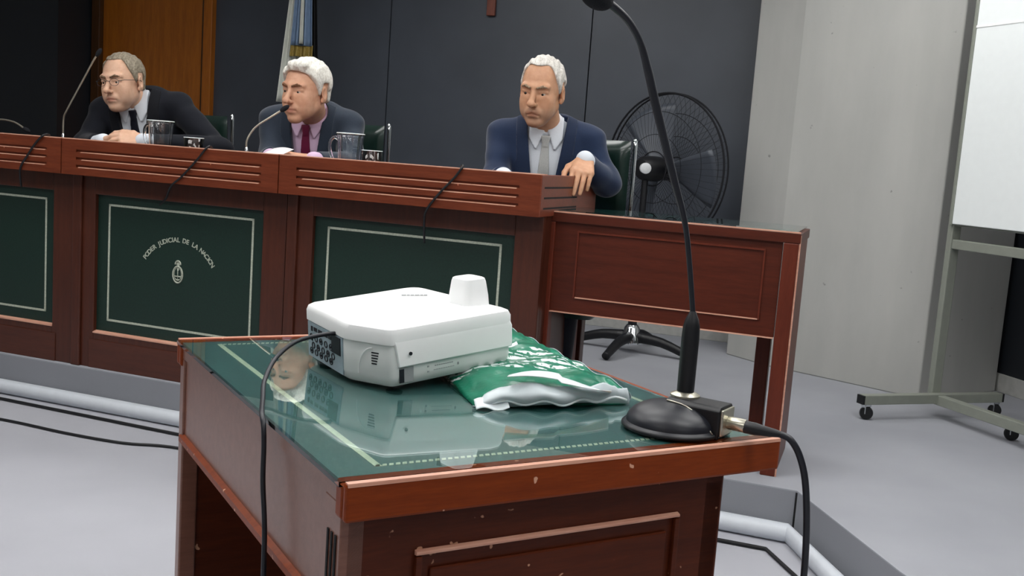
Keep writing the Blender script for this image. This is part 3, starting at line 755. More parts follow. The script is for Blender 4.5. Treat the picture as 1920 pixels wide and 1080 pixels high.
bench_mic(-3.80, 3.45, [(0, 0, .07), (.06, .02, .105), (.14, .03, .10), (.20, .03, .075)], 'bent gooseneck microphone at the far left end of the bench')

def drape(pts, label):
    tag(obj('microphone_cable', MB().tube(pts, .0042, 8, smooth=6), 'rubber_black', smooth=True), label, 'cable', 'cables hanging over the bench rail')
ZR = 1.0955
def SB(u, v, z): return S(u, v, z)
drape([SB(-1.53, 3.45, WZ + .006), SB(-1.44, 3.32, WZ + .02), SB(-1.395, 3.24, ZR + .003), SB(-1.375, 3.199, ZR + .001), SB(-1.40, 3.197, 1.06), SB(-1.455, 3.197, 1.0), SB(-1.50, 3.20, .94), SB(-1.52, 3.23, .90), SB(-1.53, 3.262, .82)], 'black cable hanging over the rail in front of the man in the navy suit')
drape([SB(-2.55, 3.42, WZ + .006), SB(-2.46, 3.30, WZ + .02), SB(-2.43, 3.24, ZR + .003), SB(-2.42, 3.199, ZR + .001), SB(-2.46, 3.197, 1.05), SB(-2.53, 3.197, .98), SB(-2.58, 3.20, .94), SB(-2.63, 3.235, .89), SB(-2.68, 3.262, .86)], 'thin cable slanting down the rail beside the empty tumbler')
drape([SB(-3.4, 3.36, WZ + .006), SB(-3.28, 3.28, WZ + .03), SB(-3.22, 3.24, ZR + .003), SB(-3.21, 3.199, ZR + .001), SB(-3.25, 3.197, 1.06), SB(-3.29, 3.197, 1.01), SB(-3.33, 3.20, .955), SB(-3.36, 3.235, .88)], 'thin cable over the rail at the left edge of the photo')

def jug(u, v, label, rot):
    x, y, _ = S(u, v); j = emp('water_jug', label, 'jug', (x, y, WZ + .0005), rot, 'glass jugs on the bench')
    pr = [(.044, .0), (.046, .004), (.043, .05), (.046, .10), (.048, .128), (.051, .138), (.053, .146), (.050, .146), (.0485, .138), (.0450, .128), (.0430, .10), (.040, .05), (.041, .010), (.0005, .009)]
    obj('body', MB().lathe(pr, 60, rib=.03, ribn=12, close=False).lathe([(.044, 0), (.0005, .0)], 60, close=False), 'clear_glass', j, smooth=True)
    obj('handle', MB().tube([(-.047, 0, .122), (-.064, 0, .130), (-.080, 0, .110), (-.078, 0, .075), (-.062, 0, .042), (-.042, 0, .033)], .006, 10, smooth=5), 'clear_glass', j, smooth=True)
    obj('rim', MB().tube([(.0515 * math.cos(a), .0515 * math.sin(a), .146) for a in [2 * PI * k / 40 for k in range(40)]], .0024, 6, closed=True), 'plastic_white', j, smooth=True)  # opaque white ring paints the bright glint of the glass rim
    return j
jug(-2.80, 3.40, 'ribbed glass water jug in front of the man in glasses', R(-20))
jug(-1.925, 3.40, 'ribbed glass water jug beside the man with the burgundy tie', R(-10))
def tumbler(u, v, label):
    x, y, _ = S(u, v); t = emp('tumbler', label, 'glass', (x, y, WZ + .0005), 0, 'tumblers on the bench')
    obj('body', MB().lathe([(.032, 0), (.033, .003), (.039, .088), (.0365, .088), (.030, .012), (.0005, .010)], 40, close=False).lathe([(.032, 0), (.0005, 0)], 40, close=False), 'clear_glass', t, smooth=True)
    obj('rim', MB().tube([(.0378 * math.cos(a), .0378 * math.sin(a), .0885) for a in [2 * PI * k / 36 for k in range(36)]], .0016, 6, closed=True), 'plastic_white', t, smooth=True)  # white ring, a painted glint on the clear rim
tumbler(-2.605, 3.36, 'clear tumbler standing between the two water jugs')
tumbler(-1.815, 3.37, 'clear tumbler just right of the jug near the burgundy tie')

pap = MB().grid(lambda a, b: (-.05 + .10 * a, -.03 + .14 * b, .002 + .050 * b + .006 * math.sin(3 * a)), 8, 8)
px, py, _ = S(-2.22, 3.27)
tag(obj('paper_sheet', pap, 'paper', loc=(px, py, WZ + .02), rz=R(-30), solid=.001, smooth=True, fix=False), 'small pale paper sheet propped under the hands of the man with the burgundy tie', 'paper')

# ============================================================ CHAIRS
def chair(loc, rz, label):
    c = emp('office_chair', label, 'chair', loc, rz, 'green leather chairs behind the bench')
    def cush(z0, z1, t, w, n=10, y0=0.0):
        mb = MB()
        def fn(sgn):
            def f(a, b):
                x = (a - .5) * w; z = z0 + (z1 - z0) * b
                e = (1 - abs(2 * a - 1) ** 5) * (1 - abs(2 * b - 1) ** 4)
                return (x, y0 + .06 * abs(2 * a - 1) ** 2 * -1 + sgn * t * (max(0, e)) ** .5, z)
            return f
        mb.grid(fn(-1), 24, 16); mb.grid(fn(1), 24, 16); return mb
    obj('upper_cushion', cush(.76, 1.08, .045, .50), 'leather_chair', c, smooth=True)
    obj('lower_cushion', cush(.44, .74, .045, .47, y0=-.01), 'leather_chair', c, smooth=True)
    st = roundpoly([(-.25, -.52), (.25, -.52), (.24, -.04), (-.24, -.04)], .07, 6)
    obj('seat', layered([(inset(st, .02), .40), (st, .42), (st, .455), (inset(st, .02), .475), (inset(st, .08), .485)]), 'leather_chair', c, smooth='auto')
    for s in (-1, 1):
        obj('side_rail', MB().tube([(s * .262, -.045, 1.08), (s * .266, -.04, 1.06), (s * .264, -.035, .80), (s * .256, -.04, .55), (s * .255, -.06, .40), (s * .24, -.2, .385)], .008, 10, smooth=4), 'chrome', c, smooth=True)
        obj('armrest', MB().tube([(s * .26, -.06, .62), (s * .29, -.16, .64), (s * .30, -.34, .635), (s * .29, -.40, .58), (s * .26, -.38, .42)], .014, 10, smooth=4), 'black_plastic', c, smooth=True)
    obj('gas_column', MB().lathe([(.045, .10), (.045, .13), (.028, .14), (.028, .38), (.08, .385), (.08, .40)], 24, Matrix.Translation((0, -.28, 0)), close=False), 'chrome', c, smooth='auto')
    for k in range(5):
        a = 2 * PI * k / 5 + .4; ca, sa = math.cos(a), math.sin(a)
        lg = obj('leg', MB().tube([(ca * .03, -.28 + sa * .03, .115), (ca * .17, -.28 + sa * .17, .095), (ca * .29, -.28 + sa * .29, .072)], [.026, .021, .016], 10), 'black_plastic', c, smooth=True)
        obj('caster', MB().lathe([(.0005, -.016), (.024, -.016), (.026, 0), (.024, .016), (.0005, .016)], 20, Matrix.Translation((ca * .29, -.28 + sa * .29, .027)) @ Matrix.Rotation(a, 4, 'Z') @ Matrix.Rotation(R(90), 4, 'X')), 'rubber_black', lg, smooth='auto')
    return c
ch3 = chair((.215, 4.275, PZ), R(-16), 'green leather swivel chair behind the man in the navy suit')
dup(ch3, (-.835, 4.685, PZ), R(-18), 'green leather swivel chair behind the man with the burgundy tie')
dup(ch3, (-1.625, 5.05, PZ), R(-22), 'green leather swivel chair behind the man in glasses')

# ============================================================ FAN
FN = (.652, 5.33, PZ)
fn = emp('pedestal_fan', 'large black caged fan on a star base against the dark back wall', 'fan', FN)
obj('pole', MB().tube([(0, 0, .10), (0, 0, .55)], .024, 16).tube([(0, 0, .55), (0, 0, .93)], .017, 16), 'black_plastic', fn, smooth='auto')
obj('hub', MB().lathe([(.0, .15), (.03, .148), (.042, .13), (.045, .10), (.06, .075), (.06, .05)], 24), 'chrome', fn, smooth='auto')
for k in range(4):
    a = R(-28) + PI / 2 * k; ca, sa = math.cos(a), math.sin(a)
    obj('foot', MB().tube([(ca * .04, sa * .04, .085), (ca * .17, sa * .17, .075), (ca * .30, sa * .30, .035), (ca * .335, sa * .335, .0215)], [.030, .026, .022, .021], 10, smooth=3), 'black_plastic', fn, smooth=True)
fa = R(42)       # heading of the axis, measured from +x
Mf = Matrix.Translation((0, 0, .975)) @ Matrix.Rotation(fa, 4, 'Z') @ Matrix.Rotation(R(90), 4, 'Y')   # local z = fan axis
obj('tilt_bracket', MB().box(-.03, .03, -.03, .03, .0, .06, Matrix.Translation((0, 0, .92))), 'black_plastic', fn, bevel=.008)
obj('motor', MB().lathe([(.0005, -.05), (.045, -.045), (.062, -.02), (.066, .04), (.066, .09), (.05, .11), (.012, .115), (.012, .16)], 32, Mf, close=False), 'black_plastic', fn, smooth='auto')
bd = Matrix.Translation((-.01, -.075, .975)) @ Matrix.Rotation(R(90), 4, 'X')
obj('badge', MB().lathe([(.0005, .006), (.022, .006), (.028, .002), (.028, -.04), (.0005, -.04)][::-1], 28, bd, close=False), 'badge_white', fn, smooth='auto')
cg = MB(); RF = .40
def circ(r, z, t, n=72): cg.tube([tuple(Mf @ Vector((r * math.cos(a), r * math.sin(a), z))) for a in [2 * PI * k / n for k in range(n)]], t, 6, closed=True)
circ(RF, .13, .006); circ(RF, .165, .005)
circ(.30, .075, .0016); circ(.30, .215, .0016); circ(.18, .06, .0016); circ(.18, .232, .0016); circ(.09, .055, .003); circ(.07, .24, .003)
obj('cage_ring', cg, 'foam_black', fn, smooth=True)
cw = MB(); NW = 66
for k in range(NW):
    a = 2 * PI * k / NW; ca, sa = math.cos(a), math.sin(a)
    cw.tube([tuple(Mf @ Vector(p)) for p in ((.08 * ca, .08 * sa, .055), (.2 * ca, .2 * sa, .058), (.33 * ca, .33 * sa, .085), (RF * ca, RF * sa, .13))], .0009, 3, caps=False)
    cw.tube([tuple(Mf @ Vector(p)) for p in ((.06 * ca, .06 * sa, .242), (.2 * ca, .2 * sa, .234), (.33 * ca, .33 * sa, .205), (RF * ca, RF * sa, .165))], .0009, 3, caps=False)
obj('cage_wires', cw, 'foam_black', fn)
for k in range(3):
    a0 = 2 * PI * k / 3 + .62
    def bl(u, w, a0=a0):
        r = .05 + .30 * u; a = a0 + (w - .5) * (1.0 - .15 * u) * 1.05; z = .148 + (w - .5) * .075
        return tuple(Mf @ Vector((r * math.cos(a), r * math.sin(a), z)))
    obj('blade', MB().grid(bl, 10, 10), 'black_panel', fn, smooth=True, solid=.003, fix=False)
obj('blade_hub', MB().lathe([(.055, .11), (.058, .17), (.045, .185), (.0005, .188)], 28, Mf, close=False), 'black_plastic', fn, smooth='auto')

# ============================================================ FLAG
FL = (-1.405, 6.39, PZ)
fg = emp('flag', 'white and light blue flag with gold fringe hanging from a pole against the dark wall', 'flag', FL)
obj('pole', MB().tube([(0, 0, .02), (0, 0, 2.36)], .014, 12), 'flag_gold', fg, smooth=True)
obj('base', MB().lathe([(.13, 0), (.13, .02), (.05, .04), (.02, .06)], 28), 'black_plastic', fg, smooth='auto')
obj('finial', MB().ball((0, 0, 2.40), (.018, .018, .04), 14, 10), 'flag_gold', fg, smooth=True)
def cloth(x0b, x1b, x0t, x1t, zb, zt, ph, yb=-.03, n=44):
    def f(a, b):
        z = zb + (zt - zb) * b; xx = (x0b + (x1b - x0b) * a) * (1 - b) + (x0t + (x1t - x0t) * a) * b
        return (xx, yb - .018 * math.cos(a * 17 + ph) * (1 - .5 * b) - .02 * (1 - b), z)
    return MB().grid(f, n, 20)
obj('white_cloth', cloth(-.125, .005, -.035, .01, 1.22, 2.28, 0), 'flag_white', fg, smooth=True, solid=.003, fix=False)
obj('blue_cloth', cloth(-.045, .085, -.01, .05, 1.565, 2.28, 1.5, -.062), 'flag_blue', fg, smooth=True, solid=.003, fix=False)
obj('white_band', cloth(.006, .034, .005, .022, 1.575, 2.28, 3.0, -.080, 10), 'flag_white', fg, smooth=True, solid=.003, fix=False)
obj('fringe', cloth(-.045, .088, -.045, .086, 1.500, 1.572, 1.5, -.070), 'flag_gold', fg, smooth=True, solid=.006, fix=False)
obj('dark_cloth', cloth(.06, .13, .04, .06, 1.2, 2.28, 2.2, .0, 20), 'seam_black', fg, smooth=True, solid=.003, fix=False)

# ============================================================ CROSS
cx_, cy_, _ = S(-2.425, VB - .006)
cr = MB().box(-.0275, .0275, -.022, 0, 1.995, 2.62).box(-.17, .17, -.022, 0, 2.38, 2.435)
tag(obj('wooden_cross', cr, 'cross_wood', loc=(cx_, cy_, 0), rz=A20, bevel=.004), 'dark wooden cross hanging on the black wall, cut by the top of the photo', 'cross')

# ============================================================ ROLLING BOARD
AB = R(-70)
rb = emp('rolling_whiteboard', 'blank white board on a grey metal frame with casters at the right', 'whiteboard', (1.855, 4.330, PZ), AB)
obj('board', MB().box(.020, 1.75, -.030, -.010, .835, 1.95), 'board_white', rb, bevel=.003)
obj('board_frame', MB().box(.014, 1.756, -.012, .006, .827, .836).box(.008, .020, -.034, .004, .830, 1.955).box(1.75, 1.762, -.034, .004, .830, 1.955).box(.008, 1.762, -.034, .004, 1.95, 1.962), 'stand_metal', rb, bevel=.002)
obj('highlight_strip', MB().box(.020, 1.75, -.0320, -.030, 1.645, 1.655), 'board_strip', rb)  # thin lighter line across the board
for x in (-.012, 1.75):
    obj('post', MB().box(x, x + .030, -.020, .028, .055, 1.97), 'stand_metal', rb, bevel=.004)
obj('crossbar', MB().box(.018, 1.75, -.015, .020, .730, .770), 'stand_metal', rb, bevel=.003)
obj('lower_rail', MB().box(.018, 1.75, -.020, .020, .058, .100), 'stand_metal', rb, bevel=.003)
LR = None
def caster(x, y, parent):
    w = obj('caster', MB().lathe([(.0005, -.011), (.026, -.011), (.028, 0), (.026, .011), (.0005, .011)], 24, Matrix.Translation((x + .012, y, .028)) @ Matrix.Rotation(R(60), 4, 'Z') @ Matrix.Rotation(R(90), 4, 'X')), 'rubber_black', parent, smooth='auto')
    obj('caster_fork', MB().box(x - .004, x + .020, y - .015, y - .011, .025, .064).box(x - .004, x + .020, y + .011, y + .015, .025, .064).box(x - .006, x + .020, y - .016, y + .016, .056, .066), 'chrome', w)
caster(.383, .050, rb.children[-1] if False else [c for c in rb.children if c.name.startswith('lower_rail')][0])
for xb in (.03, 1.75):
    f = obj('foot_bar', MB().box(xb - .015, xb + .025, -.40, .34, .064, .104), 'stand_metal', rb, bevel=.003)
    obj('end_cap', MB().box(xb - .0152, xb + .0252, -.408, -.398, .066, .103), 'rubber_black', f)
    obj('end_cap', MB().box(xb - .0152, xb + .0252, .338, .348, .066, .103), 'rubber_black', f)
    caster(xb, -.375, f); caster(xb, .315, f)

# ============================================================ PEOPLE: signed distance fields turned into one surface
def rotm(yaw=0, pitch=0, roll=0):      # columns = local axes in world; pitch>0 leans the front (-y) down
    cy, sy = math.cos(yaw), math.sin(yaw); cp, sp = math.cos(pitch), math.sin(pitch); cr, sr = math.cos(roll), math.sin(roll)
    Rz = np.array([[cy, -sy, 0], [sy, cy, 0], [0, 0, 1.]]); Rx = np.array([[1, 0, 0], [0, cp, -sp], [0, sp, cp]]); Ry = np.array([[cr, 0, sr], [0, 1, 0], [-sr, 0, cr]])
    return Rz @ Rx @ Ry
def smin(a, b, k): return np.minimum(a, b) - np.maximum(k - np.abs(a - b), 0) ** 2 / (4 * k)
def smax(a, b, k): return -smin(-a, -b, k)
def ell(P, c, r, Q=None):
    p = P - np.asarray(c, np.float32)
    if Q is not None: p = p @ Q
    r = np.asarray(r, np.float32)
    k0 = np.sqrt(((p / r) ** 2).sum(1)) + 1e-9; k1 = np.sqrt(((p / (r * r)) ** 2).sum(1)) + 1e-9
    return k0 * (k0 - 1) / k1
def con(P, a, b, ra, rb):
    a = np.asarray(a, np.float32); b = np.asarray(b, np.float32); pa = P - a; ba = b - a
    h = np.clip((pa @ ba) / max(1e-9, float(ba @ ba)), 0, 1)
    return np.sqrt(((pa - h[:, None] * ba) ** 2).sum(1)) - (ra + (rb - ra) * h)
def bx(P, c, s, r=.0):
    q = np.abs(P - np.asarray(c, np.float32)) - np.asarray(s, np.float32) + r
    return np.sqrt((np.maximum(q, 0) ** 2).sum(1)) + np.minimum(q.max(1), 0) - r
def surfnet(f, lo, hi, h):
    lo = np.asarray(lo, np.float64); hi = np.asarray(hi, np.float64); B = 12
    nb = np.ceil((hi - lo) / (h * B)).astype(int); N = nb * B + 1
    cc = np.stack(np.meshgrid(*[lo[i] + (np.arange(nb[i]) + .5) * B * h for i in range(3)], indexing='ij'), -1).reshape(-1, 3).astype(np.float32)
    dc = f(cc); G = np.where(np.kron(np.sign(dc).reshape(nb), np.ones((B, B, B), np.float32)) < 0, -1., 1.).astype(np.float32)
    V = np.ones(N, np.float32); V[:-1, :-1, :-1] = G
    V[-1] = 1; V[:, -1] = 1; V[:, :, -1] = 1
    act = np.where(np.abs(dc) < h * B * .87 * 1.25 + .012)[0]
    loc = np.stack(np.meshgrid(np.arange(B), np.arange(B), np.arange(B), indexing='ij'), -1).reshape(-1, 3)
    bi = np.stack(np.unravel_index(act, nb), -1)
    for s in range(0, len(bi), 160):
        idx = (bi[s:s + 160, None, :] * B + loc[None]).reshape(-1, 3)
        V[idx[:, 0], idx[:, 1], idx[:, 2]] = f((lo + idx * h).astype(np.float32))
    ins = V < 0
    nz = [n - 1 for n in N]
    cnt = np.zeros(nz, np.int8)
    for a in (0, 1):
        for b in (0, 1):
            for c in (0, 1): cnt += ins[a:a + nz[0], b:b + nz[1], c:c + nz[2]]
    cells = np.argwhere((cnt > 0) & (cnt < 8))
    acc = np.zeros((len(cells), 3)); num = np.zeros(len(cells))
    cor = [(a, b, c) for a in (0, 1) for b in (0, 1) for c in (0, 1)]
    vals = {c: V[cells[:, 0] + c[0], cells[:, 1] + c[1], cells[:, 2] + c[2]] for c in cor}
    for c in cor:
        for ax in range(3):
            if c[ax] == 0:
                d = list(c); d[ax] = 1; d = tuple(d); v0, v1 = vals[c], vals[d]; m = (v0 < 0) != (v1 < 0)
                t = np.where(m, v0 / np.where(m, v0 - v1, 1), 0)
                p = np.tile(np.array(c, float), (len(cells), 1)); p[:, ax] += t; acc[m] += p[m]; num[m] += 1
    pos = lo + (cells + acc / num[:, None]) * h
    ix = -np.ones(nz, np.int64); ix[cells[:, 0], cells[:, 1], cells[:, 2]] = np.arange(len(cells))
    quads = []
    for ax in range(3):
        a, b = (ax + 1) % 3, (ax + 2) % 3
        sl0 = [slice(None)] * 3; sl1 = [slice(None)] * 3; sl0[ax] = slice(0, N[ax] - 1); sl1[ax] = slice(1, N[ax])
        e = np.argwhere(ins[tuple(sl0)] != ins[tuple(sl1)])
        e = e[(e[:, a] > 0) & (e[:, b] > 0) & (e[:, a] < N[a] - 1) & (e[:, b] < N[b] - 1)]
        def at(da, db):
            q = e.copy(); q[:, a] -= da; q[:, b] -= db; return ix[q[:, 0], q[:, 1], q[:, 2]]
        q = np.stack([at(1, 1), at(0, 1), at(0, 0), at(1, 0)], 1)
        fl_ = ~ins[e[:, 0], e[:, 1], e[:, 2]]
        q[fl_] = q[fl_][:, ::-1]
        quads.append(q[(q >= 0).all(1)])
    return pos, np.concatenate(quads)
def npobj(name, pos, quads, mat, parent, origin, tint=None):
    me = bpy.data.meshes.new(name); n = len(pos); m = len(quads)
    me.vertices.add(n); me.vertices.foreach_set('co', (pos - np.asarray(origin)).astype(np.float32).ravel())
    me.loops.add(m * 4); me.loops.foreach_set('vertex_index', quads.ravel().astype(np.int32))
    me.polygons.add(m); me.polygons.foreach_set('loop_start', np.arange(0, m * 4, 4, dtype=np.int32)); me.polygons.foreach_set('loop_total', np.full(m, 4, np.int32))
    me.update(calc_edges=True); me.polygons.foreach_set('use_smooth', np.ones(m, bool))
    if tint is not None:
        at = me.attributes.new('tint', 'FLOAT_COLOR', 'POINT'); at.data.foreach_set('color', tint.astype(np.float32).ravel())
    me.materials.append(MATS[mat]); o = bpy.data.objects.new(name, me); COL.objects.link(o); o.parent = parent
    return o

def head_sdf(p, H):     # p in head space, metres; front is -y
    ax = np.abs(p[:, 0])
    q = p.copy(); q[:, 0] = ax
    w = H.get('wide', 1.0); j = H.get('jowl', 1.0)
    d = ell(p, (0, .014, .036), (.076 * w, .096, .086))
    d = smin(d, ell(p, (0, -.030, -.018), (.060 * w, .062, .078)), .03)
    d = smin(d, con(q, (.047 * w, .002, -.050), (.012, -.060, -.094), .0185 * j, .0185), .028)     # jaw
    d = smin(d, ell(p, (0, -.074, -.098), (.022, .018, .018)), .022)                           # chin
    d = smin(d, ell(q, (.040 * w, -.056, -.030), (.022, .024, .026)), .024)                    # cheek
    d = smin(d, ell(q, (.038 * w, -.050, -.064), (.018 * j, .026, .024)), .026)                # jowl
    d = smin(d, con(q, (.004, -.088, .026), (.044, -.074, .028), .010, .009), .014)            # brow ridge
    d = smax(d, -ell(q, (.031, -.106, .006), (.019, .018, .013)), .016)                        # eye socket
    d = smin(d, con(q, (.018, -.0845, .0105), (.044, -.0750, .0095), .0056, .0052), .006)        # upper lid
    d = smin(d, con(q, (.020, -.0825, -.0045), (.040, -.0765, -.0045), .0044, .0042), .006)      # lower lid
    d = smin(d, con(q, (.022, -.080, -.013), (.042, -.073, -.011), .0055 * H.get('bag', 1), .005), .009)
    n_ = H.get('nose', 1.0)
    d = smin(d, con(p, (0, -.086, .016), (0, -.110 - .006 * n_, -.027), .0078, .0100 * n_), .010)    # nose
    d = smin(d, ell(p, (0, -.112 - .006 * n_, -.029), (.0125 * n_, .0110, .0105)), .008)
    d = smin(d, ell(q, (.0115 * n_, -.102, -.033), (.0068, .0098, .0075)), .006)
    d = smax(d, -con(q, (.006, -.110, -.042), (.006, -.104, -.036), .0030, .0025), .003)       # nostril
    d = smax(d, -con(q, (.020, -.101, -.030), (.034, -.090, -.062), .0032, .0038), .008)        # nasolabial fold
    mz = -.0650; fr = H.get('frown', .004)
    d = smin(d, ell(p, (0, -.084, -.062), (.030, .016, .022)), .012)
    d = smin(d, con(q, (.002, -.0985, mz + .0065), (.021, -.088, mz + .003 - fr), .0044, .0028), .005)
    d = smin(d, con(q, (0, -.0965, mz - .0070), (.018, -.088, mz - .004 - fr), .0056, .0030), .005)
    d = smax(d, -con(q, (0, -.1035, mz), (.023, -.0915, mz - fr), .0022, .0018), .003)
    d = smax(d, -con(q, (.024, -.094, mz - fr), (.031, -.086, mz - .018 - fr), .0030, .0030), .007)
    for zf in (.050, .062, .074):                                                              # forehead lines
        d = smax(d, -con(q, (0, -.0885 + (zf - .05) * .32, zf), (.034, -.079 + (zf - .05) * .3, zf + .002), .0016, .0012), .005)
    ear = ell(q, (.079 * w, .014, -.006), (.0085, .019, .032), rotm(.32, .12, 0))
    ear = smax(ear, -ell(q, (.0875 * w, .008, -.002), (.0058, .0105, .018)), .004)
    ear = smin(ear, ell(q, (.077 * w, .004, -.030), (.006, .009, .010)), .006)
    d = smin(d, ear, .006)
    return d
def hair_sdf(p, H):
    w = H.get('wide', 1.0); t = H.get('thick', .008)
    q = p.copy(); q[:, 0] = np.abs(q[:, 0])
    d = ell(p, (0, .014, .036), (.076 * w + t, .096 + t, .086 + t * H.get('topk', 1.2)))
    d = smin(d, ell(p, (0, .050, -.020), (.062 * w + t, .052 + t * .5, .060)), .02)
    if H.get('quiff'): 
        d = smin(d, ell(p, (.012, -.058, .102), (.050, .030, .020)), .02)
        d = smin(d, ell(q, (.066 * w, -.018, .060), (.016, .036, .034)), .02)
    d += .007 * np.clip((.02 - p[:, 2]) / .06, 0, 1.2)
    d += .0022 * np.sin(p[:, 0] * 160 + 60 * p[:, 2]) * np.sin(p[:, 1] * 70 + 1) + .0014 * np.sin(p[:, 0] * 320 + p[:, 1] * 90)
    y = p[:, 1]; ax = q[:, 0]
    fh = H.get('hairline', .078); temple = H.get('temple', .03)
    # height of the hair edge, front to back
    edge = np.interp(y, [-.10, -.074, -.050, -.030, -.010, -.002, .006, .040, .052, .11], [fh, fh, fh - .012 - temple * .2, .036, -.006, -.016, .036, .036, -.034, -.062])
    cen = np.clip(1 - ax / .05, 0, 1)
    edge = np.where(y < -.03, edge + (fh - edge) * np.clip(1 - (ax / .062) ** 3, 0, 1) * .9, edge)
    edge = edge + H.get('recede', 0) * np.exp(-((ax - .042) / .018) ** 2) * (y < -.02)
    cut = (edge - p[:, 2]) * .8
    return smax(d, cut, .006)
def hand_prims(wr, d, nrm, side, L=.19, curl=(.35, .5, .4), spread=.10, thumb=.6, tw=1.0):
    """wrist, direction of the fingers, back-of-hand normal, side=+1 when the thumb lies towards d x nrm"""
    d = np.array(d, float); d /= np.linalg.norm(d); nrm = np.array(nrm, float); nrm -= d * (nrm @ d); nrm /= np.linalg.norm(nrm)
    s = np.cross(d, nrm) * side; wr = np.array(wr, float); P = []; k = L / .19
    offs = [(.031, .088, .074), (.010, .094, .083), (-.011, .090, .077), (-.031, .080, .060)]   # index..little
    for i, (o, m, fl) in enumerate(offs):
        base = wr + s * o * .55 * k + d * .012 * k; kn = wr + s * o * k + d * m * k
        P.append(('m', base, kn, .0150 * k, .0115 * k))
        r = (.0098, .0098, .0094, .0084)[i] * k; cur = kn; ang = 0
        cu = curl[i] if len(curl) == 4 else curl
        for b, seg in enumerate((.46, .30, .24)):
            ang += cu[b] if not np.isscalar(cu) else cu
            dr = d * math.cos(ang) - nrm * math.sin(ang) + s * spread * (1.5 - i) * .35
            dr /= np.linalg.norm(dr); nx_ = cur + dr * fl * seg * k
            P.append(('f', cur, nx_, r * (1 - .08 * b), r * (.92 - .10 * b))); cur = nx_
    t0 = wr + s * .022 * k + d * .022 * k - nrm * .006; t1 = t0 + (s * .62 + d * .62 - nrm * .35 * thumb) * .044 * k
    t2 = t1 + (s * .25 + d * .90 - nrm * .45 * thumb) * .034 * k; t3 = t2 + (d * .95 - s * .05 - nrm * .45 * thumb) * .026 * k
    P += [('m', t0, t1, .0165 * k, .0125 * k), ('f', t1, t2, .0118 * k, .0105 * k), ('f', t2, t3, .0105 * k, .0085 * k)]
    return P
def hand_sdf(P, prims):
    d = None; fs = []
    for t, a, b, ra, rb in prims:
        c = con(P, a, b, ra, rb)
        if t == 'm': d = c if d is None else smin(d, c, .014)
        else: fs.append(c)
    g = None
    for i in range(0, len(fs)):
        g = fs[i] if g is None else smin(g, fs[i], .0022)
    return smin(d, g, .006)

